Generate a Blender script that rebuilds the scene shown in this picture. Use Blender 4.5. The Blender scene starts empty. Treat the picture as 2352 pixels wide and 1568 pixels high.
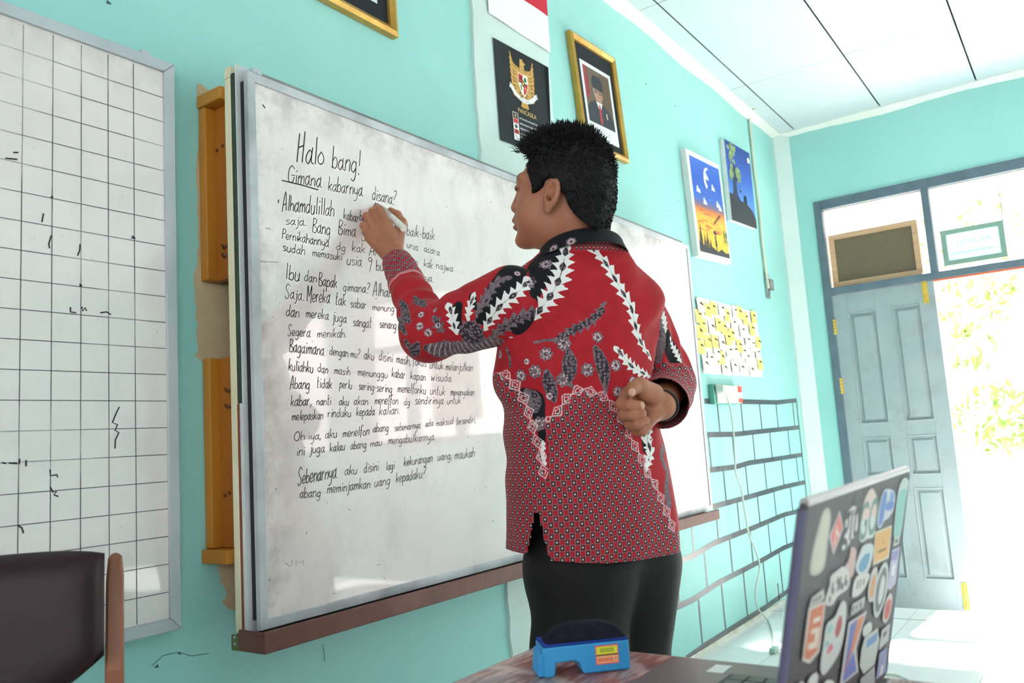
import bpy, bmesh, math, random
import numpy as np
from mathutils import Vector, Matrix

random.seed(7)
rng = np.random.default_rng(7)
scene = bpy.context.scene
COL = scene.collection

# ------------------------------------------------------------------ camera
CAM_R = np.array([[0.5790, -0.8128, -0.0637], [-0.0647, -0.1237, 0.9902], [0.8128, 0.5692, 0.1242]])
CAM_C = np.array([-5.6177, -1.5873, 0.9950])
CAM_F = 1879.5
cam_data = bpy.data.cameras.new('camera')
cam_data.sensor_fit = 'HORIZONTAL'
cam_data.sensor_width = 36.0
cam_data.lens = CAM_F * 36.0 / 2352.0
cam_data.clip_start = 0.02
cam_data.dof.use_dof = True
cam_data.dof.focus_distance = 1.9
cam_data.dof.aperture_fstop = 7.0
cam = bpy.data.objects.new('camera', cam_data)
COL.objects.link(cam)
_m = Matrix.Identity(4)
for _i in range(3):
    _m[_i][0] = CAM_R[0][_i]; _m[_i][1] = CAM_R[1][_i]; _m[_i][2] = -CAM_R[2][_i]; _m[_i][3] = CAM_C[_i]
cam.matrix_world = _m
scene.camera = cam

# ------------------------------------------------------------------ light and exposure
world = bpy.data.worlds.new('daylight'); scene.world = world
world.use_nodes = True
_wn = world.node_tree.nodes; _wl = world.node_tree.links
_bg = _wn['Background']
_bg.inputs['Color'].default_value = (1.0, 0.90, 0.895, 1)
_bg.inputs['Strength'].default_value = 3.6
sun_data = bpy.data.lights.new('sun', 'SUN'); sun_data.energy = 36.0; sun_data.angle = math.radians(3); sun_data.color = (1.0, 0.93, 0.90)
sun = bpy.data.objects.new('sun', sun_data); COL.objects.link(sun)
sun.rotation_euler = Vector((-0.80, 0.04, -1.0)).to_track_quat('-Z', 'Y').to_euler()
sun.location = (6, -2, 8)
vs = scene.view_settings
vs.view_transform = 'Standard'; vs.look = 'None'; vs.gamma = 1.0; vs.exposure = 0.9
try: vs.use_curve_mapping = False
except Exception: pass

# ------------------------------------------------------------------ pixel helpers (measurements taken on real planes)
def ray(x, y): return np.array([(x - 1176) / CAM_F, -(y - 784) / CAM_F, 1.0]) @ CAM_R
def on(ax, v, x, y):
    d = ray(x, y); return CAM_C + d * ((v - CAM_C[ax]) / d[ax])
def at(x, y, dist): return CAM_C + ray(x, y) * dist
def project(P):
    q = (np.asarray(P) - CAM_C) @ CAM_R.T
    return np.stack([1176 + CAM_F * q[..., 0] / q[..., 2], 784 - CAM_F * q[..., 1] / q[..., 2]], -1)
def back(x, y, v=0.0): return on(1, v, x, y)
def side(x, y, v=0.0): return on(0, v, x, y)

# ------------------------------------------------------------------ materials
def lin(c):
    r = []
    for v in c[:3]:
        v = v / 255.0
        r.append(v / 12.92 if v <= 0.04045 else ((v + 0.055) / 1.055) ** 2.4)
    return (r[0], r[1], r[2], 1.0)
class NT:
    def __init__(s, mat): s.t = mat.node_tree; s.n = s.t.nodes; s.l = s.t.links
    def add(s, typ, **kw):
        nd = s.n.new(typ)
        for k, v in kw.items(): setattr(nd, k, v)
        return nd
    def link(s, a, b): s.l.new(a, b)
    def math(s, op, a, b=None, c=None):
        nd = s.n.new('ShaderNodeMath'); nd.operation = op
        for i, v in enumerate((a, b, c)):
            if v is None: continue
            if isinstance(v, (int, float)): nd.inputs[i].default_value = v
            else: s.l.new(v, nd.inputs[i])
        return nd.outputs[0]
    def mix(s, f, a, b):
        nd = s.n.new('ShaderNodeMix'); nd.data_type = 'RGBA'
        for sock, v in ((nd.inputs[0], f), (nd.inputs[6], a), (nd.inputs[7], b)):
            if isinstance(v, (int, float)): sock.default_value = v
            elif isinstance(v, tuple): sock.default_value = v
            else: s.l.new(v, sock)
        return nd.outputs[2]
    def attr(s, name, vec=False):
        nd = s.n.new('ShaderNodeAttribute'); nd.attribute_name = name
        return nd.outputs['Vector'] if vec else nd.outputs['Fac']
    def noise(s, scale, detail=4, rough=0.55, vec=None, dims=None):
        nd = s.n.new('ShaderNodeTexNoise'); nd.inputs['Scale'].default_value = scale
        nd.inputs['Detail'].default_value = detail; nd.inputs['Roughness'].default_value = rough
        if vec is None:
            tc = s.n.new('ShaderNodeTexCoord'); vec = tc.outputs['Object']
        if dims:
            mp = s.n.new('ShaderNodeMapping'); mp.inputs['Scale'].default_value = dims
            s.l.new(vec, mp.inputs['Vector']); vec = mp.outputs['Vector']
        s.l.new(vec, nd.inputs['Vector'])
        return nd.outputs['Fac']
    def ramp(s, f, a, b):
        nd = s.n.new('ShaderNodeMapRange'); nd.clamp = True
        nd.inputs['From Min'].default_value = a; nd.inputs['From Max'].default_value = b
        s.l.new(f, nd.inputs['Value']); return nd.outputs[0]
    def xyz(s, vec=None):
        nd = s.n.new('ShaderNodeSeparateXYZ')
        if vec is None: vec = s.n.new('ShaderNodeTexCoord').outputs['Object']
        s.l.new(vec, nd.inputs[0]); return nd.outputs
    def bump(s, h, strength, dist, bsdf):
        nd = s.n.new('ShaderNodeBump'); nd.inputs['Strength'].default_value = strength; nd.inputs['Distance'].default_value = dist
        s.l.new(h, nd.inputs['Height']); s.l.new(nd.outputs[0], bsdf.inputs['Normal'])
def newmat(name, rough=0.6, spec=0.4, metal=0.0):
    m = bpy.data.materials.new(name); m.use_nodes = True
    b = m.node_tree.nodes['Principled BSDF']
    b.inputs['Roughness'].default_value = rough; b.inputs['Specular IOR Level'].default_value = spec; b.inputs['Metallic'].default_value = metal
    return m, NT(m), b
def M(name, c1, c2=None, rough=0.6, spec=0.4, metal=0.0, scale=6.0, detail=4, dims=None, bump=0.0, lo=0.35, hi=0.7, bscale=None):
    """plain procedural material: two colours (0-255 sRGB) mixed by noise, optional bump"""
    m, t, b = newmat(name, rough, spec, metal)
    if c2 is None: c2 = tuple(v * 0.93 for v in c1)
    f = t.ramp(t.noise(scale, detail, dims=dims), lo, hi)
    t.link(t.mix(f, lin(c1), lin(c2)), b.inputs['Base Color'])
    if bump: t.bump(t.noise(bscale or scale * 6, 3, dims=dims), bump, 0.004, b)
    return m

# ------------------------------------------------------------------ mesh builder
class MB:
    def __init__(s): s.v = []; s.f = []; s.mi = []; s.col = []
    def add(s, vs_, fs, mi=0, col=None):
        o = len(s.v); s.v.extend([tuple(map(float, p)) for p in vs_])
        for f in fs: s.f.append([i + o for i in f]); s.mi.append(mi); s.col.append(col)
        return s
    def box(s, x0, x1, y0, y1, z0, z1, mi=0, mat=None):
        P = [(x, y, z) for x in (x0, x1) for y in (y0, y1) for z in (z0, z1)]
        if mat is not None: P = [tuple(mat @ Vector(p)) for p in P]
        return s.add(P, [(0, 1, 3, 2), (4, 6, 7, 5), (0, 4, 5, 1), (2, 3, 7, 6), (0, 2, 6, 4), (1, 5, 7, 3)], mi)
    def prism(s, poly, off, mi=0, cap=True):
        n = len(poly); a = [np.array(p, float) for p in poly]; b = [p + np.array(off, float) for p in a]
        fs = [(i, (i + 1) % n, n + (i + 1) % n, n + i) for i in range(n)]
        if cap: fs += [tuple(range(n))[::-1], tuple(range(n, 2 * n))]
        return s.add(a + b, fs, mi)
    def tube(s, pts, r, n=8, mi=0, cap=True, squash=None):
        pts = [np.array(p, float) for p in pts]; k = len(pts)
        rr = r if hasattr(r, '__len__') else [r] * k
        V_ = []; up = np.array([0.0, 0.0, 1.0])
        t0 = pts[1] - pts[0]; t0 /= np.linalg.norm(t0) + 1e-12
        nrm = np.cross(t0, up)
        if np.linalg.norm(nrm) < 1e-3: nrm = np.cross(t0, np.array([1.0, 0, 0]))
        nrm /= np.linalg.norm(nrm)
        for i in range(k):
            t = pts[min(i + 1, k - 1)] - pts[max(i - 1, 0)]; t /= np.linalg.norm(t) + 1e-12
            nrm = nrm - t * nrm.dot(t); nrm /= np.linalg.norm(nrm) + 1e-12
            bn = np.cross(t, nrm)
            for j in range(n):
                a = 2 * math.pi * j / n
                V_.append(pts[i] + rr[i] * (math.cos(a) * nrm + math.sin(a) * bn * (squash or 1.0)))
        F_ = [(i * n + j, i * n + (j + 1) % n, (i + 1) * n + (j + 1) % n, (i + 1) * n + j) for i in range(k - 1) for j in range(n)]
        if cap: F_ += [tuple(range(n))[::-1], tuple(range((k - 1) * n, k * n))]
        return s.add(V_, F_, mi)
    def cyl(s, a, b, r, n=16, mi=0, r2=None): return s.tube([a, b], [r, r if r2 is None else r2], n, mi)
    def build(s, name, mats, parent=None, smooth=False, bevel=0.0, segs=2, origin=None):
        me = bpy.data.meshes.new(name)
        V_ = np.array(s.v, float) if s.v else np.zeros((0, 3))
        if origin is None and parent is not None: origin = parent.get('_o', None)
        org = np.array(origin, float) if origin is not None else np.zeros(3)
        me.from_pydata([tuple(p) for p in (V_ - org)], [], s.f)
        for m in (mats if isinstance(mats, (list, tuple)) else [mats]): me.materials.append(m)
        me.polygons.foreach_set('material_index', s.mi)
        if any(c is not None for c in s.col):
            ca = me.color_attributes.new('Col', 'FLOAT_COLOR', 'CORNER')
            buf = np.ones((len(me.loops), 4), np.float32)
            for p in me.polygons:
                c = s.col[p.index]
                if c is not None:
                    for k, li in enumerate(p.loop_indices):
                        buf[li] = lin(c[k]) if isinstance(c, list) else lin(c)
            ca.data.foreach_set('color', buf.ravel())
        me.validate(); me.update()
        if not any(c is not None for c in s.col):
            bm = bmesh.new(); bm.from_mesh(me); bmesh.ops.recalc_face_normals(bm, faces=bm.faces); bm.to_mesh(me); bm.free()
        if smooth: me.polygons.foreach_set('use_smooth', [True] * len(me.polygons))
        o = bpy.data.objects.new(name, me); COL.objects.link(o)
        if parent is not None: o.parent = parent; o['_o'] = [float(v) for v in org]
        elif origin is not None: o.location = tuple(org)
        if bevel:
            md = o.modifiers.new('bevel', 'BEVEL'); md.width = bevel; md.segments = segs; md.limit_method = 'ANGLE'; md.angle_limit = math.radians(40)
        return o
def tag(o, label, cat, group=None, kind=None):
    o['label'] = label; o['category'] = cat
    if group: o['group'] = group
    if kind: o['kind'] = kind
    return o
def thing(name, label, cat, loc, group=None):
    o = bpy.data.objects.new(name, None); COL.objects.link(o); o.location = tuple(map(float, loc)); o.empty_display_size = 0.05
    o['_o'] = [float(v) for v in loc]
    return tag(o, label, cat, group)
def structure(o): o['kind'] = 'structure'; return o
def catmull(P, n=5, closed=False):
    P = [np.array(p, float) for p in P]
    if len(P) < 3: return P
    if closed: Q = [P[-1]] + P + [P[0], P[1]]
    else: Q = [2 * P[0] - P[1]] + P + [2 * P[-1] - P[-2]]
    out = []
    for i in range(1, len(Q) - 2):
        a, b, c, d = Q[i - 1:i + 3]
        for k in range(n):
            t = k / n
            out.append(0.5 * (2 * b + (c - a) * t + (2 * a - 5 * b + 4 * c - d) * t * t + (3 * b - a - 3 * c + d) * t ** 3))
    if not closed: out.append(P[-1])
    return out

# flat printed / painted sheets: polygons in sheet coordinates laid in thin layers
def print_mat(name, rough=0.5, spec=0.4):
    m, t, b = newmat(name, rough, spec)
    nd = t.add('ShaderNodeAttribute', attribute_name='Col')
    n = t.noise(60, 3)
    mx = t.mix(t.math('MULTIPLY', n, 0.08), nd.outputs['Color'], lin((128, 128, 128)))
    t.link(mx, b.inputs['Base Color'])
    return m
PRINT = print_mat('printed_ink', 0.5, 0.3)
PAINT = print_mat('artist_paint', 0.62, 0.3)
STICK = print_mat('sticker_print', 0.5, 0.2)
class Flat:
    def __init__(s, O, U, V, lift=0.00003):
        s.O = np.array(O, float); s.U = np.array(U, float); s.V = np.array(V, float)
        s.N = np.cross(s.U, s.V); s.N /= np.linalg.norm(s.N); s.lift = lift; s.mb = MB(); s.layer = 0
    def pt(s, u, v, l): return s.O + s.U * u + s.V * v + s.N * (s.lift * l)
    def poly(s, pts, col, layer=None):
        if layer is None: s.layer += 1; layer = s.layer
        s.mb.add([s.pt(u, v, layer) for u, v in pts], [list(range(len(pts)))], 0, col); return s
    def rect(s, u0, u1, v0, v1, col, layer=None): return s.poly([(u0, v0), (u1, v0), (u1, v1), (u0, v1)], col, layer)
    def ell(s, u, v, a, b, col, n=20, rot=0.0, layer=None):
        c, d = math.cos(rot), math.sin(rot)
        return s.poly([(u + a * math.cos(t) * c - b * math.sin(t) * d, v + a * math.cos(t) * d + b * math.sin(t) * c) for t in [2 * math.pi * i / n for i in range(n)]], col, layer)
    def line(s, pts, w, col, layer=None, smooth=True):
        """ribbon with metre-free width w in sheet units of U"""
        if layer is None: s.layer += 1; layer = s.layer
        pts = catmull([np.array([p[0], p[1]]) for p in pts], 4) if smooth and len(pts) > 2 else [np.array(p, float) for p in pts]
        lu = np.linalg.norm(s.U); lv = np.linalg.norm(s.V); asp = lv / lu
        Lf = []; Rt = []
        for i, p in enumerate(pts):
            t = pts[min(i + 1, len(pts) - 1)] - pts[max(i - 1, 0)]; t = np.array([t[0], t[1] * asp]); t /= np.linalg.norm(t) + 1e-12
            nn = np.array([-t[1], t[0] / asp]) * (w * 0.5 if not hasattr(w, '__len__') else w[0] + (w[1] - w[0]) * i / (len(pts) - 1)) 
            Lf.append(p + nn); Rt.append(p - nn)
        vs_ = [s.pt(q[0], q[1], layer) for q in Lf + Rt]; n = len(pts)
        s.mb.add(vs_, [(i, n + i, n + i + 1, i + 1) for i in range(n - 1)], 0, None)
        for k in range(n - 1): s.mb.col[-1 - k] = col
        return s
    def text(s, txt, u, v, size, col, align='CENTER', rot=0.0, mirror=False, layer=None, sx=1.0, bold=0.0):
        """size in sheet U units (cap height approx 0.7 size)"""
        if layer is None: s.layer += 1; layer = s.layer
        cu = bpy.data.curves.new('t', 'FONT'); cu.body = txt; cu.size = 1.0; cu.align_x = align; cu.resolution_u = 3; cu.offset = bold
        o = bpy.data.objects.new('t', cu); COL.objects.link(o)
        dg = bpy.context.evaluated_depsgraph_get(); dg.update()
        me = bpy.data.meshes.new_from_object(o.evaluated_get(dg))
        bpy.data.objects.remove(o); bpy.data.curves.remove(cu)
        asp = np.linalg.norm(s.V) / np.linalg.norm(s.U); c, d = math.cos(rot), math.sin(rot)
        P = []
        for q in me.vertices:
            x = q.co.x * size * sx * (-1 if mirror else 1); y = q.co.y * size
            P.append(s.pt(u + x * c - y * d, v + (x * d + y * c) / asp, layer))
        s.mb.add(P, [list(p.vertices) for p in me.polygons], 0, col)
        bpy.data.meshes.remove(me)
        return s
    def build(s, name, mat, parent=None, origin=None): return s.mb.build(name, mat, parent, origin=origin)
# ------------------------------------------------------------------ room shell
# teal emulsion with roller mottling
def wall_mat(name):
    m, t, b = newmat(name, 0.55, 0.3)
    c = t.mix(t.ramp(t.noise(1.3, 5), 0.35, 0.7), lin((152, 208, 203)), lin((160, 214, 209)))
    c = t.mix(t.math('MULTIPLY', t.ramp(t.noise(7, 6, 0.7), 0.55, 0.75), 0.25), c, lin((184, 224, 218)))
    t.link(c, b.inputs['Base Color'])
    t.bump(t.noise(60, 3), 0.12, 0.004, b)
    return m
TEAL = wall_mat('teal_wall_paint')
PALE = M('pale_grey_pillar_paint', (206, 222, 218), (196, 216, 211), 0.6, 0.3, scale=4, bump=0.1)
CEIL = M('ceiling_board_paint', (198, 211, 214), (191, 206, 210), 0.75, 0.2, scale=2.0)
CORN = M('cornice_paint', (226, 230, 224), (216, 222, 214), 0.7, 0.2, scale=5)
DARKGAP = M('dark_gap', (70, 66, 60), (50, 48, 44), 0.9, 0.1)
GREYF = M('blue_grey_frame_paint', (98, 116, 128), (84, 102, 114), 0.5, 0.4, scale=9)
CREAM = M('daylit_reveal_tone', (228, 216, 205), (218, 204, 192), 0.6, 0.3)
ORANGE = M('orange_frame_paint', (222, 110, 80), (206, 96, 70), 0.6, 0.3)
def tile_mat(name, T, x0, y0):
    m, t, b = newmat(name, 0.14, 0.5)
    s = t.xyz()
    fx = t.math('ABSOLUTE', t.math('SUBTRACT', t.math('FRACT', t.math('DIVIDE', t.math('SUBTRACT', s[0], x0 - 50 * T), T)), 0.5))
    fy = t.math('ABSOLUTE', t.math('SUBTRACT', t.math('FRACT', t.math('DIVIDE', t.math('SUBTRACT', s[1], y0 - 50 * T), T)), 0.5))
    g = t.math('GREATER_THAN', t.math('MAXIMUM', fx, fy), 0.5 - 0.0045)
    c = t.mix(t.ramp(t.noise(3, 4), 0.3, 0.7), lin((236, 238, 236)), lin((228, 232, 231)))
    c = t.mix(t.math('MULTIPLY', t.ramp(t.noise(40, 4), 0.62, 0.75), 0.3), c, lin((200, 200, 196)))
    t.link(t.mix(g, c, lin((186, 192, 188))), b.inputs['Base Color'])
    return m
TILE = tile_mat('white_ceramic_tile', 0.41, -1.05, -0.29)

ZC = 3.0
mb = MB(); mb.box(-8.2, 0.15, 0.0, 0.15, -0.4, 3.25)
w = structure(mb.build('wall_back', TEAL))
# right wall with the doorway and a row of windows further along
DY0, DY1, DZ = -0.214, -1.62, 2.478      # opening
W0, W1, WZ0, WZ1 = -2.72, -4.40, 1.05, 2.45
mb = MB()
mb.box(0, 0.15, DY0, 0.0, -0.4, 3.25); mb.box(0, 0.15, DY1, DY0, DZ, 3.25)
mb.box(0, 0.15, W0, DY1, -0.4, 3.25); mb.box(0, 0.15, W1, W0, -0.4, WZ0); mb.box(0, 0.15, W1, W0, WZ1, 3.25)
mb.box(0, 0.15, -4.95, W1, -0.4, 3.25); mb.box(0, 0.15, -6.65, -4.95, -0.4, WZ0); mb.box(0, 0.15, -6.65, -4.95, WZ1, 3.25); mb.box(0, 0.15, -7.5, -6.65, -0.4, 3.25)
structure(mb.build('wall_right', TEAL))
# far side of the classroom, behind the camera: a wall and a windowed wall that let the daylight in
mb = MB(); mb.box(-8.35, 0.15, -7.65, -7.5, -0.4, 3.25); structure(mb.build('wall_rear', TEAL))
mb = MB(); mb.box(-8.35, -8.2, -7.5, 0.15, -0.4, 1.05); mb.box(-8.35, -8.2, -7.5, 0.15, 2.5, 3.25)
for ya, yb in ((-0.9, 0.15), (-3.2, -2.6), (-5.5, -4.9), (-7.5, -6.9)): mb.box(-8.35, -8.2, ya, yb, 1.05, 2.5)
structure(mb.build('wall_left', TEAL))
# corner pillar and the painted pillar behind the posters
mb = MB(); mb.prism([(-0.075, 0, -0.4), (0, 0, -0.4), (0, -0.097, -0.4), (-0.012, -0.097, -0.4), (-0.075, -0.012, -0.4)], (0, 0, 3.44))
structure(mb.build('pillar_corner', PALE))
mb = MB()
zs = np.linspace(-0.2, 3.02, 60); rg = random.Random(3)
Lx = [-3.474 + rg.uniform(-0.012, 0.006) for _ in zs]; Rx = [-2.985 + rg.uniform(-0.006, 0.006) for _ in zs]
for i in range(59):
    a, b_, c, d = Lx[i], Rx[i], Rx[i + 1], Lx[i + 1]; z0, z1 = zs[i], zs[i + 1]
    P = [(a, -0.009, z0), (b_, -0.009, z0), (c, -0.009, z1), (d, -0.009, z1), (a - .004, 0.001, z0), (b_ + .004, 0.001, z0), (c + .004, 0.001, z1), (d - .004, 0.001, z1)]
    mb.add(P, [(0, 1, 2, 3), (0, 3, 7, 4), (1, 5, 6, 2)])
structure(mb.build('pillar_back', PALE))
# ceiling: boards with open joints below a dark void
mb = MB(); ys = [0.0, -0.15, -0.70, -1.245, -1.79, -2.335, -2.88, -3.425, -3.97, -4.5, -5.05, -5.6, -7.5]
xs = [0.15, -1.0, -2.2, -3.4, -4.6, -5.8, -7.0, -8.2]
for i in range(len(ys) - 1):
    for j in range(len(xs) - 1):
        gx = 0.0018 if (i + j) % 3 else 0.003
        mb.box(xs[j + 1] + gx, xs[j] - gx, ys[i + 1] + 0.0045, ys[i] - 0.0045, ZC, ZC + 0.006, 0)
mb.box(-8.2, 0.15, -7.5, 0.15, ZC + 0.03, ZC + 0.06, 1)
structure(mb.build('ceiling', [CEIL, DARKGAP]))
# rough cornice bands
def cornice(name, along, L0, L1, n, seed):
    mb = MB(); rg = random.Random(seed)
    ts = np.linspace(L0, L1, n); wv_ = [0.008 * math.sin(t_ * 7) + rg.uniform(-.002, .002) for t_ in ts]
    for i in range(n - 1):
        d0 = 0.030 + wv_[i]; d1 = 0.030 + wv_[i + 1]
        wv = 0.055
        def p(t, out, down): return (t, -out, ZC - down) if along == 'x' else (-out, t, ZC - down)
        P = [p(ts[i], .004, d0), p(ts[i + 1], .004, d1), p(ts[i + 1], wv, .008), p(ts[i], wv, .008), p(ts[i], wv, -.001), p(ts[i + 1], wv, -.001), p(ts[i], -.001, d0), p(ts[i + 1], -.001, d1)]
        mb.add(P, [(0, 1, 2, 3), (3, 2, 5, 4), (0, 6, 7, 1)])
    return structure(mb.build(name, CORN))
cornice('trim_1', 'x', -8.2, -0.02, 120, 1); cornice('trim_2', 'y', -7.5, -0.02, 110, 2)
# raised teaching platform with a nosing, lower floor at the door
mb = MB(); mb.box(-8.2, -0.80, -7.5, 0.0, -0.22, 0.0)
structure(mb.build('floor', TILE))
mb = MB(); mb.box(-1.05, -0.795, -7.5, -0.001, -0.03, 0.0035)
structure(mb.build('trim_3', TILE, bevel=0.004))
mb = MB(); mb.box(-0.80, 0.15, -7.5, 0.0, -0.40, -0.22)
structure(mb.build('floor_lower', TILE))
# cement strip at the foot of the back wall
mb = MB(); mb.box(-8.2, -0.80, -0.008, 0.0, 0.0, 0.018)
structure(mb.build('baseboard_back', M('mortar_strip', (226, 226, 214), (196, 190, 168), 0.8, 0.2, scale=14)))
# bare plaster patches where brackets were painted around
TAN = M('bare_tan_plaster', (205, 184, 152), (190, 166, 132), 0.85, 0.1, scale=9)
mb = MB(); rg = random.Random(11)
def blob(pts, y=-0.0012):
    q = [back(*p, y) for p in catmull(pts, 6, True)]
    q = [p + np.array([rg.uniform(-.003, .003), 0, rg.uniform(-.003, .003)]) for p in q]
    mb.add(q, [list(range(len(q)))])
blob([(455, 193), (500, 225), (560, 240), (560, 700), (555, 830), (458, 826), (455, 790), (450, 720), (447, 640), (455, 560), (452, 400), (459, 280)])
blob([(505, 1292), (540, 1285), (560, 1400), (530, 1400), (512, 1385), (521, 1360), (506, 1335)])
mb.build('bare_plaster', TAN, w)
# scuffs and nail holes on the paint
mb = MB()
SCUFF = M('grey_scuff', (60, 84, 88), (90, 110, 112), 0.8, 0.2)
for x, y, s in ((1484, 193, 7), (1551, 243, 6), (1570, 178, 5), (1641, 234, 4), (1526, 484, 5), (1534, 484, 3), (1558, 460, 5), (1360, 99, 6), (250, 6, 7), (1497, 418, 4), (1504, 416, 3), (1600, 505, 3), (413, 1500, 4), (360, 1530, 6)):
    c = back(x, y, -0.001); r = s / CAM_F * 2.0
    a = rg.uniform(0, 3)
    mb.add([c + np.array([r * math.cos(a + k * 2.1) * (1 if k else 1.6), 0, r * 0.7 * math.sin(a + k * 2.1)]) for k in range(3)], [(0, 1, 2)])
mb.add([], [])
for pts in ([(350, 1527), (375, 1505), (410, 1497), (440, 1506), (480, 1500)], [(742, 1480), (746, 1518)], [(1165, 1340), (1166, 1420)]):
    pp = [back(x, y, -0.001) for x, y in pts]; mb.tube(pp, 0.0006, 4)
mb.build('scuff_mark', SCUFF, w)

# ------------------------------------------------------------------ doorway
door = structure(thing('door_1', '', '', (0, -0.9, 0))); del door['label'], door['category']
fr = MB()
def member(y0, y1, z0, z1): fr.box(-0.012, 0.13, min(y0, y1), max(y0, y1), z0, z1)
member(DY0 - 0.045, DY0 + 0.004, -0.22, DZ + .004); member(DY1 - 0.004, DY1 + 0.05, -0.22, DZ + .004)
member(DY1 + .0502, DY0 - .0452, DZ - 0.062, DZ + 0.004); member(-0.905, -0.862, 1.8852, DZ - .0622); member(DY1 + .0502, DY0 - .0452, 1.838, 1.885)
fo = fr.build('door_frame', GREYF, door, bevel=0.004)
# inner reveals, outside daylight painted in as a pale tone, and orange undercoat at the rail
rv = MB()
rv.box(0.01, 0.135, DY0 - 0.052, DY0 - 0.0445, 1.885, DZ - 0.0625); rv.box(0.01, 0.135, DY1 + 0.05, DY0 - 0.045, DZ - 0.07, DZ - 0.0615)
rv.box(0.01, 0.135, -0.8615, -0.857, 1.885, DZ - 0.07); rv.box(0.01, 0.135, -0.91, -0.9045, 1.885, DZ - 0.07)
rv.build('frame_reveal', CREAM, door)
mb = MB(); mb.box(-0.008, 0.12, DY1 + 0.05, -0.872, 1.826, 1.8385); mb.build('rail_undercoat', ORANGE, door)
DOORP = M('pale_blue_door_paint', (150, 174, 182), (140, 164, 170), 0.5, 0.4, scale=4, detail=6)
def stain_door():
    m, t, b = newmat('weathered_blue_door_paint', 0.5, 0.4)
    c = t.mix(t.ramp(t.noise(4, 5), 0.3, 0.7), lin((154, 168, 171)), lin((144, 159, 163)))
    c = t.mix(t.math('MULTIPLY', t.ramp(t.noise(5, 7, 0.7), 0.52, 0.72), 0.75), c, lin((134, 142, 136)))
    c = t.mix(t.ramp(t.noise(70, 2), 0.73, 0.76), c, lin((96, 104, 104)))
    t.link(c, b.inputs['Base Color']); return m
DOORP = stain_door()
def leaf(name, y0, y1, mat4=None):
    """panelled leaf; y0 hinge side, y1 free side"""
    z0, z1 = -0.195, 1.834
    W = abs(y1 - y0); s = 1 if y1 > y0 else -1
    st = [0.0, 0.10 / 0.636 * W, 0.272 / 0.636 * W, 0.374 / 0.636 * W, 0.541 / 0.636 * W, W]
    rows = [(0.02, 0.565), (0.652, 0.888), (0.982, 1.702)]
    mb = MB(); X0, X1 = 0.004, 0.044
    def bx(a, b, za, zb, xa=X0, xb=X1): mb.box(xa, xb, min(y0 + s * a, y0 + s * b), max(y0 + s * a, y0 + s * b), za, zb)
    bx(0, st[1], z0, z1); bx(st[4], W, z0, z1); bx(st[2], st[3], z0, z1)
    for za, zb in ((z0, rows[0][0]), (rows[0][1], rows[1][0]), (rows[1][1], rows[2][0]), (rows[2][1], z1)):
        bx(st[1], st[2], za, zb); bx(st[3], st[4], za, zb)
    o = mb.build('door_leaf', DOORP, door, bevel=0.0015)
    for a, b in ((st[1], st[2]), (st[3], st[4])):
        for za, zb in rows:
            mb = MB(); ya, yb = y0 + s * a, y0 + s * b; ya, yb = min(ya, yb), max(ya, yb)
            q = [(X0 + .012, ya, za), (X0 + .012, yb, za), (X0 + .012, yb, zb), (X0 + .012, ya, zb)]
            i1, i2 = 0.018, 0.03
            r1 = [(X0 + .012, ya + i1, za + i1), (X0 + .012, yb - i1, za + i1), (X0 + .012, yb - i1, zb - i1), (X0 + .012, ya + i1, zb - i1)]
            r2 = [(X0 + .003, ya + i2, za + i2), (X0 + .003, yb - i2, za + i2), (X0 + .003, yb - i2, zb - i2), (X0 + .003, ya + i2, zb - i2)]
            fs = [(8, 9, 10, 11)]
            for k in range(4): fs += [(k, (k + 1) % 4, 4 + (k + 1) % 4, 4 + k), (4 + k, 4 + (k + 1) % 4, 8 + (k + 1) % 4, 8 + k)]
            mb.add(q + r1 + r2, fs); mb.build('door_panel', DOORP, o)
            # moulding bead
            mb = MB()
            for (p, q2) in (((ya, za), (yb, za)), ((yb, za), (yb, zb)), ((yb, zb), (ya, zb)), ((ya, zb), (ya, za))):
                mb.tube([(X0 + .001, p[0], p[1]), (X0 + .001, q2[0], q2[1])], 0.005, 6)
            mb.build('moulding', DOORP, o)
    return o
lf = leaf('left', -0.252, -0.868)
BRASS = M('brass', (226, 196, 96), (206, 170, 70), 0.3, 0.5, 0.55, scale=30)
def brass_bolt(z0, z1, y, par):
    mb = MB(); mb.box(-0.001, 0.005, y - 0.016, y + 0.016, z0, z1); mb.cyl((-0.006, y, z0 + .01), (-0.006, y, z1 - .01), 0.005, 8)
    mb.cyl((-0.018, y - 0.006, z0 + 0.035), (-0.004, y - 0.006, z0 + 0.035), 0.004, 8); mb.build('flush_bolt', BRASS, par)
brass_bolt(1.70, 1.838, -0.815, lf); brass_bolt(-0.15, 0.005, -0.822, lf)
for zc in (1.624, 1.234):
    mb = MB(); 
    for k in range(5): mb.cyl((-0.006, -0.2545, zc - 0.05 + k * .021), (-0.006, -0.2545, zc - 0.05 + k * .021 + .016), 0.008, 8)
    mb.box(-0.002, 0.005, -0.268, -0.25, zc - .05, zc + .05); mb.build('hinge', BRASS, lf)
# second leaf swung open outside
mb = MB(); mb.box(0.06, 0.70, -1.615, -1.575, -0.195, 1.834); mb.build('door_leaf', DOORP, door, bevel=0.003)
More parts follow.
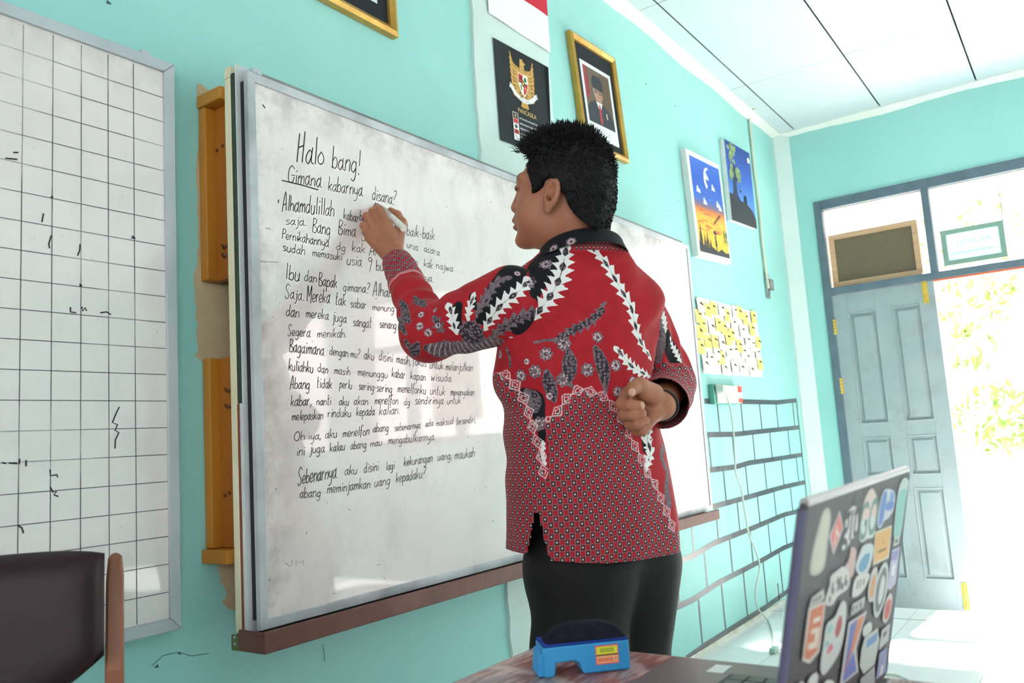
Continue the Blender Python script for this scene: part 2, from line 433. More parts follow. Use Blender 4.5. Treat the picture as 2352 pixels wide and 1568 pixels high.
# ventilator screen leaning in the left transom
VENTW = M('raw_pine_frame', (206, 172, 140), (190, 152, 118), 0.7, 0.3, scale=6, dims=(1, 1, 8))
MESH = M('brown_insect_mesh', (122, 110, 90), (108, 98, 80), 0.85, 0.15, scale=180, bump=0.4, bscale=500)
vent = thing('ventilation_screen', 'wood-framed brown mesh screen standing in the transom above the blue door', 'vent screen', (0.03, -0.545, 1.886))
mb = MB(); y0, y1, z0, z1, f = -0.272, -0.815, 1.886, 2.243, 0.035
mb.box(0.02, 0.05, y1, y0, z0, z0 + f); mb.box(0.02, 0.05, y1, y0, z1 - f, z1); mb.box(0.02, 0.05, y0 - f, y0, z0 + f, z1 - f); mb.box(0.02, 0.05, y1, y1 + f, z0 + f, z1 - f)
mb.build('screen_frame', VENTW, vent, bevel=0.002)
mb = MB(); mb.box(0.032, 0.036, y1 + f - .004, y0 - f + .004, z0 + f - .004, z1 - f + .004); mb.build('screen_mesh', MESH, vent)
# windows further along the wall (they light the room and mirror in the boards)
win = structure(thing('window_1', '', '', (0, -3.56, 1.05))); del win['label'], win['category']
mb = MB()
for y in np.linspace(W0, W1, 4): mb.box(-0.01, 0.12, y - .03, y + .03, WZ0, WZ1)
for z in (WZ0 + .02, 1.95, WZ1 - .02): mb.box(-0.01, 0.12, W1, W0, z - .03, z + .03)
mb.build('window_frame', GREYF, win, bevel=0.003)
CURT = M('peach_curtain', (240, 176, 150), (228, 150, 124), 0.8, 0.2, scale=20)
mb = MB()
n = 60
for k in range(n):
    pass
P = []; F = []
for k in range(n + 1):
    y = -2.98 - 0.56 * k / n; x = -0.035 + 0.012 * math.sin(k * 1.3)
    P += [(x, y, 1.22), (x, y, 1.90)]
F = [(2 * k, 2 * k + 2, 2 * k + 3, 2 * k + 1) for k in range(n)]
mb.add(P, F); mb.build('window_curtain', CURT, win, smooth=True)

# ------------------------------------------------------------------ outside
GROUND = M('sunlit_concrete', (226, 222, 212), (214, 208, 196), 0.85, 0.2, scale=3)
mb = MB(); mb.box(0.15, 14, -16, 12, -0.6, -0.30); g = structure(mb.build('ground_outside', GROUND))
mb = MB(); mb.box(0.15, 2.0, -9, 6, -0.30, -0.24); structure(mb.build('terrace_outside', TILE))
mb = MB(); mb.box(0.0, 0.52, -9, 6, 3.1, 3.2); mb.box(0.52, 1.3, -1.25, -1.19, 3.12, 3.19); mb.box(0.52, 1.3, -0.83, -0.77, 3.12, 3.19); structure(mb.build('sun_block_roof', CEIL))  # unseen overhang added to cut off the sun, with beams for the sign
CREAMW = M('peach_plaster', (250, 226, 190), (244, 216, 178), 0.8, 0.2)
mb = MB(); mb.box(1.95, 2.15, 1.02, 2.2, -0.3, 3.1); structure(mb.build('pillar_outside', CREAMW))
# class sign hanging under the added roof, seen from behind
sg = thing('class_sign', 'green-framed class sign hanging outside above the open doorway, lettering reversed', 'sign', (1.2, -1.0, 2.1))
SGREEN = M('green_sign_frame', (50, 66, 58), (44, 60, 52), 0.6, 0.3)
PSHEET = M('pale_sign_sheet', (134, 150, 158), (126, 142, 152), 0.6, 0.3)
mb = MB(); a0, a1, b0, b1, f = -0.80, -1.213, 2.105, 2.375, 0.036
mb.box(1.19, 1.215, a1, a0, b0, b0 + f); mb.box(1.19, 1.215, a1, a0, b1 - f, b1); mb.box(1.19, 1.215, a0 - f, a0, b0 + f, b1 - f); mb.box(1.19, 1.215, a1, a1 + f, b0 + f, b1 - f)
mb.build('sign_frame', SGREEN, sg)
mb = MB(); mb.box(1.20, 1.208, a1 + f - .003, a0 - f + .003, b0 + f - .003, b1 - f + .003); mb.build('sign_sheet', PSHEET, sg)
fl = Flat((1.1985, a0 - f, b0 + f), (0, a1 - a0 + 2 * f, 0), (0, 0, b1 - b0 - 2 * f))
fl.text('KELAS 9.1', 0.5, 0.55, 0.155, (84, 112, 136), mirror=True, bold=0.01)
fl.rect(0.06, 0.94, 0.20, 0.30, (96, 122, 134)); fl.ell(0.93, 0.25, .05, .10, (150, 160, 168)); fl.rect(0.06, 0.8, 0.1, 0.13, (110, 130, 140)); fl.rect(0.12, 0.9, 0.43, 0.445, (110, 130, 140))
fl.build('sign_lettering', PRINT, sg)
mb = MB()
for y in (a0, a1): mb.cyl((1.2025, y, b1 - .01), (1.2025, y, 3.19), 0.004, 6)
mb.build('hanging_wire', SGREEN, sg)
# shrubs in the garden, bleached by the sun
LEAF = bpy.data.materials.new('sunlit_leaf'); LEAF.use_nodes = True
_t = NT(LEAF); _b = _t.n['Principled BSDF']; _b.inputs['Roughness'].default_value = 0.5
_t.link(_t.mix(_t.ramp(_t.noise(3, 3), 0.35, 0.65), lin((104, 128, 58)), lin((74, 104, 36))), _b.inputs['Base Color'])
_b.inputs['Transmission Weight'].default_value = 0.0
BARK = M('shrub_stem', (196, 190, 160), (180, 176, 140), 0.9, 0.1)
def shrub(label, cx, cy, cz, rx, ry, rz, n, seed, ls=0.10):
    rg = np.random.default_rng(seed); o = thing('garden_shrub', label, 'shrub', (cx, cy, -0.3), 'garden shrubs beyond the door')
    mb = MB()
    for _ in range(n):
        d = rg.normal(size=3); d /= np.linalg.norm(d); r = rg.uniform(0.45, 1.0) ** 0.6
        c = np.array([cx + d[0] * rx * r, cy + d[1] * ry * r, cz + d[2] * rz * r])
        a = rg.normal(size=3); a /= np.linalg.norm(a); b = np.cross(a, rg.normal(size=3)); b /= np.linalg.norm(b); L = ls * rg.uniform(.6, 1.3)
        nn = np.cross(a, b) * L * .12
        mb.add([c - a * L, c + b * L * .38 + nn, c + a * L, c - b * L * .38 + nn], [(0, 1, 2), (0, 2, 3)])
    mb.build('foliage', LEAF, o)
    mb = MB()
    for k in range(5):
        e = np.array([cx + rg.uniform(-.6, .6) * rx, cy + rg.uniform(-.6, .6) * ry, cz + rg.uniform(-.2, .6) * rz])
        mb.tube([(cx + .05 * k - .1, cy, -0.31), ((cx + e[0]) / 2, (cy + e[1]) / 2 + .05, (e[2] - .3) / 2), e], [.016, .012, .006], 6)
    mb.build('stem', BARK, o)
for args in (('pale green shrub showing through the doorway below the reversed sign', 2225, 690, 1.0, 0.7, 0.4, 200, 1),
             ('bleached green shrub low on the right of the open doorway', 2300, 960, 1.0, 0.6, 0.4, 300, 2),
             ('sparse bleached tree crown behind the reversed class sign', 2240, 540, 1.2, 1.3, 0.7, 150, 3),
             ('sun-bleached shrub halfway up the open doorway', 2215, 800, 0.4, 0.4, 0.22, 60, 4)):
    X_ = (7.0, 5.0, 10.5, 3.4)[args[7] - 1]; c_ = on(0, X_, args[1], args[2])
    shrub(args[0], X_, c_[1], c_[2], args[3] * .6, args[4], args[5], args[6], args[7], 0.085)

SILVER = M('aluminium_frame', (196, 199, 204), (178, 181, 188), 0.38, 0.5, 0.25, scale=5)
SILVERD = M('smudged_aluminium_frame', (196, 198, 202), (120, 122, 126), 0.42, 0.5, 0.2, scale=4, detail=6, dims=(1, 1, 0.8), lo=0.45, hi=0.75)
def board_mat(name, W, H, dirt, rough):
    m, t, b = newmat(name, rough, 0.5)
    b.inputs['Coat Weight'].default_value = 0.9; b.inputs['Coat Roughness'].default_value = 0.035
    s = t.xyz()
    c = t.mix(t.ramp(t.noise(2.2, 6, 0.65), 0.3, 0.75), lin((240, 229, 227)), lin((225, 213, 211)))
    c = t.mix(t.math('MULTIPLY', t.ramp(t.noise(5, 6, 0.7, dims=(1.6, 1, 0.7)), 0.5, 0.8), 0.42 * dirt), c, lin((186, 180, 178)))
    e = t.math('MINIMUM', t.math('SUBTRACT', H, s[2]), t.math('ADD', s[0], 0.0))
    e = t.math('SUBTRACT', 1.0, t.ramp(e, 0.015, 0.16))
    e = t.math('MULTIPLY', t.math('POWER', e, 1.6), t.ramp(t.noise(7, 6, 0.7), 0.42, 0.72))
    c = t.mix(t.math('MULTIPLY', e, 0.85 * dirt), c, lin((104, 98, 94)))
    sp = t.ramp(t.noise(90, 2, 0.5), 0.74, 0.78)
    c = t.mix(t.math('MULTIPLY', sp, 0.6 * dirt), c, lin((90, 86, 86)))
    t.link(c, b.inputs['Base Color'])
    return m
def frame_rect(mb, x0, x1, z0, z1, yf, yb, w, mi=0):
    """mitred rectangular frame facing -y"""
    o = [(x0, z0), (x1, z0), (x1, z1), (x0, z1)]; i = [(x0 + w, z0 + w), (x1 - w, z0 + w), (x1 - w, z1 - w), (x0 + w, z1 - w)]
    for k in range(4):
        a, b_, c, d = o[k], o[(k + 1) % 4], i[(k + 1) % 4], i[k]
        P = [(q[0], y, q[1]) for y in (yf, yb) for q in (a, b_, c, d)]
        mb.add(P, [(0, 1, 2, 3), (7, 6, 5, 4), (0, 4, 5, 1), (2, 6, 7, 3), (1, 5, 6, 2), (0, 3, 7, 4)], mi)

# ---- old board behind, brackets
OBX0, OBX1 = -4.542, -2.115
ob = thing('mounting_board', 'old white-painted board frame with a cream edge, behind the written whiteboard', 'board', (OBX0, -0.09, 0.645))
CREAME = M('cream_painted_wood', (228, 224, 196), (214, 206, 172), 0.6, 0.3, scale=12, dims=(1, 1, .4), bump=0.2)
WHITEW = M('chipped_white_paint', (214, 216, 216), (196, 198, 200), 0.55, 0.35, scale=8, detail=6)
BLACKW = M('black_core_and_gap_shade', (40, 42, 46), (30, 32, 36), 0.6, 0.3)
GREENB = M('old_green_edge', (60, 74, 62), (44, 52, 46), 0.6, 0.3, scale=10)
REDB = M('red_brown_undercoat', (140, 82, 62), (120, 66, 50), 0.6, 0.3, scale=10)
mb = MB(); mb.box(OBX0 + .004, OBX0 + .05, -0.112, -0.089, 0.645, 1.8445); mb.box(OBX0 + .004, OBX1, -0.112, -0.089, 1.845, 1.872); mb.box(OBX1 - .05, OBX1, -0.112, -0.089, 0.645, 1.8445)
mb.build('rear_frame', CREAME, ob, bevel=0.003)
mb = MB(); mb.box(OBX0 + .0035, OBX0 + .03, -0.1255, -0.1122, 1.118, 1.852); mb.build('edge_strip', GREENB, ob, bevel=0.003)
mb = MB(); mb.box(OBX0 + .0035, OBX0 + .03, -0.119, -0.1122, 0.646, 1.117); mb.build('edge_strip', REDB, ob)
mb = MB(); mb.box(OBX0 + .004, OBX0 + .045, -0.128, -0.1192, 0.646, 1.117); mb.box(OBX0 + .006, OBX0 + .045, -0.128, -0.1257, 1.117, 1.872); mb.build('front_strip', WHITEW, ob, bevel=0.001)
mb = MB(); mb.box(OBX0 + .0455, OBX1 - .01, -0.127, -0.113, 0.66, 1.86); mb.build('core_panel', BLACKW, ob)
mb = MB(); mb.box(OBX0 + 0.05, OBX1, -0.1282, -0.09, 1.8605, 1.8745); mb.build('top_rail', M('grey_dusty_rail', (150, 148, 146), (96, 94, 92), 0.5, 0.4, 0.2, scale=9, dims=(.5, 1, 1)), ob, bevel=0.002)
AMBER = M('amber_varnished_wood', (188, 126, 40), (158, 98, 24), 0.35, 0.5, scale=5, dims=(1, 1, .3), detail=6)
AMBERD = M('brown_varnished_wood', (168, 102, 34), (146, 84, 26), 0.35, 0.5, scale=5, dims=(1, 1, .3), detail=6)
RUST = M('rusty_nail', (104, 62, 44), (80, 44, 32), 0.7, 0.3, scale=60)
def bracket(label, z0, z1, top):
    t = thing('wooden_bracket', label, 'bracket', (-4.53, 0, z0), 'amber wooden wall brackets')
    mb = MB(); mb.box(-4.52, -4.497, -0.086, -0.001, z0, z1); mb.build('upright', AMBERD, t, bevel=0.002)
    mb = MB(); mb.box(-4.545, -4.518, -0.026, -0.0012, z0, z1); mb.build('wall_batten', AMBER, t, bevel=0.003)
    mb = MB()
    if top: mb.box(-4.549, -4.25, -0.0885, -0.0012, z1 + .0005, z1 + 0.03)
    else: mb.box(-4.555, -4.25, -0.0885, -0.0012, z0 - 0.03, z0 - .0005)
    mb.build('shelf_plank', AMBER, t, bevel=0.003)
    for zz, yy in (((z1 - .10), -.035), ((z1 - .095), -.055)) if top else ((z0 + .11, -.04), (z0 + .115, -.055)):
        mb = MB(); mb.cyl((-4.5195, yy, zz), (-4.5215, yy, zz), 0.0045, 8); mb.build('nail', RUST, t)
    for zz in ((z0 + .05, z0 + .07) if top else (z1 - .075, z1 - .11)):
        mb = MB(); mb.tube([(-4.519, -.052, zz), (-4.53, -.06, zz + .004), (-4.532, -.072, zz - .002), (-4.522, -.08, zz + .002)], .003, 6); mb.build('bent_nail', RUST, t)
bracket('upper amber wooden bracket with a top plank, left of the written whiteboard', 1.398, 1.80, True)
bracket('lower amber wooden bracket with a bottom plank, left of the written whiteboard', 0.815, 1.224, False)

# ---- front whiteboard with the letter
BX0, BX1, BZ0, BZ1, BY = -4.5255, -2.107, 0.652, 1.851, -0.156
wb = thing('whiteboard', 'large whiteboard covered with a handwritten letter, the person writing on it', 'whiteboard', (BX0, BY, BZ0))
FW = 0.021
mb = MB(); frame_rect(mb, BX0, BX1, BZ0, BZ1, BY, BY + .014, FW); mb.build('frame', SILVERD, wb, bevel=0.0015)
mb = MB(); mb.box(BX0 + .015, BX1 - .015, BY + .0045, BY + .012, BZ0 + .015, BZ1 - .015)
WBM = board_mat('used_whiteboard_surface', 2.4, 1.2, 1.0, 0.2)
mb.build('writing_surface', WBM, wb)
mb = MB(); mb.box(BX0 + .0008, BX1 - .001, BY + .0145, BY + .0262, BZ0 + .02, BZ1 - .02); mb.build('gap_shade_strip', BLACKW, wb)  # black strip put in for the shadowed gap behind the board
mb = MB(); px_ = on(1, -.14, 579, 158); mb.box(px_[0] - .012, px_[0] + .012, -.158, -.13, 1.850, 1.862); mb.cyl((px_[0], -.1585, 1.853), (px_[0], -.16, 1.853), .004, 10)
mb.build('hanging_clip', SILVER, wb)
# tray
TY = -0.192
tl_, tr_ = on(1, TY, 607, 1460), on(1, TY, 1652, 1170)
TRAY = M('chipped_brown_tray_paint', (118, 76, 66), (98, 60, 52), 0.55, 0.4, scale=10, detail=6, bump=0.25)
TRAYT = M('dark_tray_ledge', (92, 74, 70), (74, 60, 58), 0.6, 0.3, scale=10)
OLIVE = M('olive_painted_end', (104, 112, 70), (92, 98, 60), 0.6, 0.3, scale=14)
ty = thing('marker_tray', 'brown painted wooden marker tray running under the written whiteboard', 'tray', ((tl_[0] + tr_[0]) / 2, -0.14, 0.615))
mb = MB(); mb.box(tl_[0], tr_[0], TY, TY + .012, 0.613, 0.655); mb.box(tl_[0], tl_[0] + .006, TY + .012, -0.108, 0.613, 0.6555); mb.box(tr_[0] - .012, tr_[0], TY + .012, -0.10, 0.613, 0.644)
mb.build('tray_rim', TRAY, ty, bevel=0.004, segs=3)
mb = MB(); mb.box(tl_[0] + .001, tr_[0] - .001, TY + .003, -0.085, 0.614, 0.6425); mb.build('tray_ledge', TRAYT, ty, bevel=0.002)
mb = MB(); mb.box(tl_[0] - .0005, tl_[0] + .006, -0.1078, -0.085, 0.613, 0.6445); mb.build('tray_end', OLIVE, ty, bevel=0.002)
mb = MB()
for zz in (.627, .640): mb.cyl((tl_[0] - .0006, -.098, zz), (tl_[0] - .0014, -.098, zz), .0032, 8)
mb.build('screw', SILVER, ty)

# ---- handwriting: a single-stroke alphabet, each stroke a thin line of ink lying on the board
GL = {
 'a': (5, "4i 2j 0h 0f 2e 4h|4k 4f 6e"), 'b': (4.5, "0o 0e|0h 2j 4i 4f 2e 0f"), 'c': (4, "4i 2j 0h 0f 2e 4f"), 'd': (5, "4i 2j 0h 0f 2e 4g|4o 4e"),
 'e': (4.5, "0g 4h 3j 1j 0h 0f 2e 4f"), 'f': (3.5, "4n 2o 1m 1c|0j 3j"), 'g': (4.8, "4i 2j 0h 0f 2e 4g|4j 4c 2a 0b"), 'h': (4.5, "0o 0e|0h 2j 4i 4e"),
 'i': (1.8, "1j 1e|1l 1m"), 'j': (2.6, "2j 2c 0a|2l 2m|1j 3j"), 'k': (4.4, "0o 0e|4j 0g|1h 4e"), 'l': (1.8, "1o 1e"), 'm': (6.6, "0j 0e|0h 2j 3i 3e|3h 5j 6i 6e"),
 'n': (4.6, "0j 0e|0h 2j 4i 4e"), 'o': (4.6, "2j 0h 0f 2e 4f 4h 2j"), 'p': (4.6, "0j 0a|0h 2j 4i 4f 2e 0f"), 'r': (3.6, "0j 0e|0h 2j 3j"), 's': (4, "4i 2j 0i 1h 3g 4f 2e 0e"),
 't': (3.4, "1o 1f 2e 3e|0k 3k"), 'u': (4.8, "0j 0f 1e 3e 4g|4j 4e"), 'w': (6.4, "0j 1e 3i 4e 6j"), 'y': (4.6, "0j 0g 2f 4g|4j 4c 2a 0a"), 'v': (4, "0j 2e 4j"), 'z': (4, "0j 4j 0e 4e"), 'x': (4, "0j 4e|4j 0e"),
 'H': (5.6, "0o 0e|4p 4e|0j 4k"), 'G': (6.4, "6n 3p 0m 0g 2e 5f 6i|3j 7j"), 'A': (5.6, "0d 3p 5e|1h 5i"), 'B': (5, "0o 0e|0o 4n 3k 0j|0j 5h 4e 0e"), 'P': (4.6, "0o 0e|0o 4n 4k 0j"),
 'S': (5.2, "5n 2p 0m 1k 4h 4e 1d 0f"), 'I': (2, "1p 1e"), 'M': (7, "0e 0o 3h 6o 6d"), 'O': (5.6, "3o 0l 0g 3e 5g 5l 3o"), 'U': (5.6, "0o 0g 2e 4f 5o"),
 '9': (4.4, "4m 2o 0m 1k 4l|4n 3a"), '.': (1.6, "1e 1f"), ',': (1.8, "1f 0c"), '!': (1.8, "1o 1h|1e 1d"), '?': (4, "0n 3o 4m 1h|1e 1d"), '-': (3.4, "0h 3h"), ' ': (3, ""),
}
GLP = {}
for ch, (wd, st) in GL.items():
    GLP[ch] = (wd, [[(float(tok[0]), float(ord(tok[1]) - ord('e'))) for tok in s_.split()] for s_ in st.split('|') if s_])
LETTER = """Halo 682 372 744 378 62;bang! 763 386 826 398 48;Gimana 662 418 737 430 38;kabarnya 754 437 832 450 32;disana? 855 458 908 470 30;Alhamdulillah 648 482 767 497 38;kabar 789 502 824 511 24
baik 826 505 850 512 22;baik-baik 934 540 998 552 26;saja. 657 515 704 518 20;Bang 718 532 758 541 32;Bima 777 537 817 544 30;Se 830 550 852 556 22;dang 860 556 900 562 20;urus 935 568 960 576 18;acara 974 577 1009 587 18
Pernikahannya 648 548 755 567 24;dg 773 573 793 577 20;kak 809 577 838 581 22;An 848 585 872 588 26;tika 880 590 915 597 20;kan 938 606 959 611 22;kak 974 612 993 617 20;najwa 1002 616 1040 624 18
sudah 650 575 700 586 22;memasuki 718 588 785 598 20;usia 797 607 830 612 26;9 844 612 853 616 24;bulan 864 620 905 625 24;gannya. 950 640 995 648 18
Ibu 656 640 688 646 36;dan 699 645 727 649 25;Bapak 732 655 774 661 30;gimana? 788 668 848 672 24;Alhamdu 856 678 925 686 28;Saja. 655 682 698 691 26;Mereka 705 692 757 696 34;tak 770 699 794 702 26;sabar 805 705 841 709 22;menung 856 712 905 716 18
dan 657 725 687 729 28;mereka 703 728 754 734 24;juga 764 737 796 741 24;sangat 811 748 853 753 24;senang 872 752 910 756 22;Segera 661 769 712 774 24;menikah. 729 775 796 775 22
Bagaimana 665 807 744 816 30;dengan 757 814 799 820 22;mu? 805 820 826 822 20;aku 836 824 859 827 24;disini 870 827 902 832 24;masih, 911 833 943 838 22;fokus 948 837 979 842 22;untuk 987 845 1018 848 20;melanjutkan 1024 850 1086 852 20
kuliahku 663 850 719 856 26;dan 730 853 753 858 22;masih 768 858 804 862 20;menunggu 822 862 890 868 20;kabar 900 865 930 870 22;kapan 943 870 977 875 20;wisuda 990 874 1036 876 20
Abang 666 892 711 893 28;tidak 728 890 762 892 24;perlu 780 890 808 893 22;sering-sering 824 894 900 902 22;menelfonku 914 900 978 905 22;untuk 988 905 1022 908 20;menanyakan 1035 908 1089 908 18
kabar, 668 932 716 930 26;nanti 727 930 760 930 22;aku 779 930 801 931 22;akan 813 929 845 930 20;menelfon 861 928 914 928 22;dg 928 930 941 930 18;sendirinya 954 928 1018 928 20;untuk 1027 928 1058 926 18
melepaskan 671 965 742 962 22;rinduku 753 958 806 957 22;kepada 819 955 860 953 22;kalian. 872 953 918 950 22;Oh 676 1013 700 1010 22;iya, 708 1010 738 1008 20;aku 747 1006 774 1004 22;menelfon 788 1004 848 998 22;abang 857 992 892 990 20;sebenarnya 906 990 965 983 18;ada 977 980 995 977 16;maksud 1002 979 1041 973 17;tersendiri, 1048 975 1093 970 17
ini 681 1047 700 1045 24;juga 712 1040 745 1038 22;kalau 758 1037 792 1033 22;abang 805 1032 841 1028 20;mau 851 1026 877 1022 18;mengabulkannya. 892 1020 1000 1010 20
Sebenarnya 684 1112 772 1097 36;aku 792 1090 820 1088 22;disini 836 1086 869 1080 24;lagi 887 1080 906 1076 22;kekurangan 928 1070 993 1060 22;uang, 1005 1058 1038 1053 20;maukah 1045 1055 1090 1048 22
abang 689 1143 736 1140 24;meminjamkan 752 1133 850 1120 24;uang 860 1118 895 1112 22;kepadaku?. 910 1108 980 1095 24"""
INK = M('black_marker_ink', (38, 36, 40), (62, 60, 64), 0.5, 0.3, scale=40)
INKF = M('faint_marker_ink', (206, 190, 176), (216, 204, 190), 0.5, 0.3, scale=40)
INKG = M('half_wiped_ink', (150, 146, 148), (190, 186, 186), 0.5, 0.3, scale=25)
hw_rng = random.Random(5)
def ribbon(mb, pts, w, yv):
    """pts: pixel points; lays a thin line of ink on plane y=yv"""
    P = [on(1, yv, *q) for q in pts]
    Lf, Rt = [], []; n = len(P)
    for i in range(n):
        t = P[min(i + 1, n - 1)] - P[max(i - 1, 0)]; L = np.linalg.norm(t) + 1e-9
        nn = np.array([-t[2], 0, t[0]]) / L * w * 0.5
        Lf.append(P[i] + nn); Rt.append(P[i] - nn)
    mb.add(Lf + Rt, [(i, i + 1, n + i + 1, n + i) for i in range(n - 1)])
def write(mb, word, x0, y0, x1, y1, h, yv, w=0.0026):
    tot = sum(GLP[c][0] + 1.3 for c in word) - 1.3
    cx = 0.0; ux, uy = (x1 - x0) / tot, (y1 - y0) / tot
    small = 0.62
    for ch in word:
        wd, strokes = GLP[ch]
        jy = hw_rng.uniform(-.35, .35); js = hw_rng.uniform(.92, 1.1); sl = hw_rng.uniform(-.02, .08)
        for s_ in strokes:
            q = []
            for (gx, gy) in s_:
                gy2 = (gy + jy * .4) * js; gx2 = gx + gy * sl
                q.append((x0 + ux * (cx + gx2) + h / 10 * gy2 * .07, y0 + uy * (cx + gx2) - h / 10.0 * gy2))
            q = [np.array(p) for p in q]
            if len(q) > 2: q = catmull(q, 4)
            ribbon(mb, q, w * hw_rng.uniform(.85, 1.1), yv)
        cx += wd + 1.3
IY = BY + .0045 - 0.0004
mb = MB()
for tok in LETTER.replace('\n', ';').split(';'):
    wd, a, b_, c, d, h = tok.rsplit(' ', 5)
    write(mb, wd, float(a), float(b_), float(c), float(d), float(h), IY, 0.0018 + 0.00003 * (float(h) - 20))
ribbon(mb, [(647, 414), (690, 424), (731, 436)], .003, IY)
for q in ([(640, 458), (639, 466)], [(684, 548), (686, 551)], [(603, 240), (609, 248)]): ribbon(mb, q, .003, IY)
n_ink = len(mb.f)
write(mb, 'bulan', 1005, 706, 1062, 690, 26, IY, .003); write(mb, 'mari', 1530, 1010, 1585, 1000, 14, IY); write(mb, 'mari', 1560, 1085, 1610, 1078, 14, IY)
n_f = len(mb.f)
for q in ([(655, 1293), (664, 1299), (668, 1298)], [(671, 1285), (670, 1299)], [(680, 1286), (681, 1299)], [(688, 1288), (690, 1294), (696, 1286), (697, 1298)], [(593, 600), (640, 602)], [(610, 523), (622, 526)], [(800, 1168), (806, 1172)], [(764, 1362), (770, 1362)], [(866, 1297), (874, 1296)]): ribbon(mb, q, .0025, IY)
for i_ in range(n_ink, n_f): mb.mi[i_] = 1
for i_ in range(n_f, len(mb.f)): mb.mi[i_] = 2
mb.build('handwriting', [INK, INKF, INKG], wb)

# ---- left whiteboard with a ruled grid
GX1, GX0, GZ0, GZ1, GY = -4.6205, -7.02, 0.668, 1.872, -0.03
gb = thing('grid_whiteboard', 'whiteboard ruled with a thin black grid at the left edge of the picture', 'whiteboard', (GX0, GY, GZ0))
mb = MB(); frame_rect(mb, GX0, GX1, GZ0, GZ1, GY, -0.001, 0.025); mb.build('frame', SILVER, gb, bevel=0.002)
mb = MB(); mb.box(GX0 + .02, GX1 - .02, GY + .006, GY + .014, GZ0 + .02, GZ1 - .02); mb.build('writing_surface', board_mat('wiped_grid_board_surface', 2.4, 1.2, 0.45, 0.3), gb)
m_, t_, b_ = newmat('worn_grid_line_ink', 0.5, 0.3)
t_.link(t_.mix(t_.ramp(t_.noise(3.2, 5, 0.6), 0.5, 0.68), lin((92, 90, 98)), lin((206, 201, 200))), b_.inputs['Base Color'])
mb = MB(); yv = GY + .0055
for k in range(21):
    z = 1.7884 - .05494 * k
    if z > GZ0 + .03: mb.add([(GX0 + .03, yv, z - .0008), (GX1 - .025, yv, z - .0008), (GX1 - .025, yv, z + .0008), (GX0 + .03, yv, z + .0008)], [(0, 1, 2, 3)])
for k in range(40):
    x = -4.7132 - .0545 * k
    if x > GX0 + .03: mb.add([(x - .0008, yv, GZ0 + .027), (x + .0008, yv, GZ0 + .027), (x + .0008, yv, GZ1 - .03), (x - .0008, yv, GZ1 - .03)], [(0, 1, 2, 3)])
n_g = len(mb.f); yv -= .0003
for q in ([(274, 934), (268, 946), (258, 970), (270, 975), (264, 988), (273, 993), (265, 1010), (264, 1030)], [(115, 1078), (116, 1092), (131, 1090), (132, 1096)], [(115, 1118), (122, 1130), (130, 1128), (124, 1136), (134, 1140)], [(118, 450), (122, 452), (116, 453)], [(303, 541), (308, 545), (311, 547), (301, 546)], [(184, 560), (183, 575), (178, 587)], [(182, 652), (188, 656), (182, 658), (187, 653)], [(118, 540), (112, 560), (114, 570)], [(162, 705), (162, 716), (175, 718)], [(188, 704), (190, 714), (196, 706), (199, 714)], [(230, 718), (245, 716), (255, 722)], [(100, 490), (96, 510)], [(40, 1205), (50, 1212), (54, 1224)], [(45, 1053), (44, 1066)], [(60, 1056), (60, 1070)], [(4, 1062), (14, 1064)], [(20, 1063), (40, 1064)], [(30, 350), (42, 350)], [(12, 363), (40, 366)]): ribbon(mb, q, .0028, yv)
for i_ in range(n_g, len(mb.f)): mb.mi[i_] = 1
mb.build('grid_lines', [m_, INK], gb)
mb = MB(); c_ = back(334, 133, -.02); mb.box(c_[0] - .010, c_[0] + .010, -.022, -.001, 1.868, 1.884); mb.build('hanging_clip', SILVER, gb, bevel=0.002)
# ------------------------------------------------------------------ black tape drawn as bricks on the back wall
m_, t_, b_ = newmat('black_vinyl_tape', 0.28, 0.5)
t_.link(t_.mix(t_.ramp(t_.noise(9, 4), 0.4, 0.7), lin((62, 68, 74)), lin((84, 90, 96))), b_.inputs['Base Color'])
tp = MB(); TYV = -0.0015
rows = [[(1618, 921), (1700, 922), (1785, 924), (1829, 919)], [(1625, 998), (1690, 997), (1770, 988), (1837, 981)], [(1631, 1079), (1690, 1072), (1720, 1063), (1800, 1051), (1843, 1044)],
        [(1540, 1186), (1640, 1163), (1730, 1138), (1800, 1118), (1849, 1107)], [(1560, 1288), (1592, 1276), (1640, 1247), (1730, 1212), (1800, 1182), (1854, 1169)],
        [(1530, 1405), (1592, 1377), (1650, 1338), (1740, 1292), (1800, 1258), (1860, 1234)], [(1575, 1513), (1625, 1478), (1760, 1393), (1840, 1335), (1870, 1316)]]
rowf = []
for r in rows:
    P = [back(x, y, TYV) for x, y in r]
    n = len(P)
    for i in range(n - 1):
        a, b2 = P[i], P[i + 1]; h = 0.0135
        tp.add([a - [0, 0, h], b2 - [0, 0, h], b2 + [0, 0, h], a + [0, 0, h]], [(0, 1, 2, 3)])
    rowf.append([(p[0], p[2]) for p in P])
def rowz(k, x):
    q = rowf[k]; return float(np.interp(x, [a for a, _ in q], [b for _, b in q]))
vert = [[1651, 1705, 1748, 1786, 1824], [1631, 1686, 1733, 1773, 1815], [1665, 1717, 1761, 1801, 1836], [1588, 1647, 1698, 1746, 1785, 1824], [1553, 1621, 1682, 1731, 1774, 1813, 1848], [1605, 1661, 1714, 1762, 1801, 1835]]
for k, vx in enumerate(vert):
    ymid = [(960), (1038), (1115), (1200), (1300), (1380)][k]
    for x in vx:
        xw = back(x, ymid, TYV)[0]; z1, z0 = rowz(k, xw) - .012, rowz(k + 1, xw) + .012; h = 0.0075
        tp.add([(xw - h, TYV + .0004, z0), (xw + h, TYV + .0004, z0), (xw + h, TYV + .0004, z1), (xw - h, TYV + .0004, z1)], [(0, 1, 2, 3)])
xw = back(1829, 918, TYV)[0]; h = .008
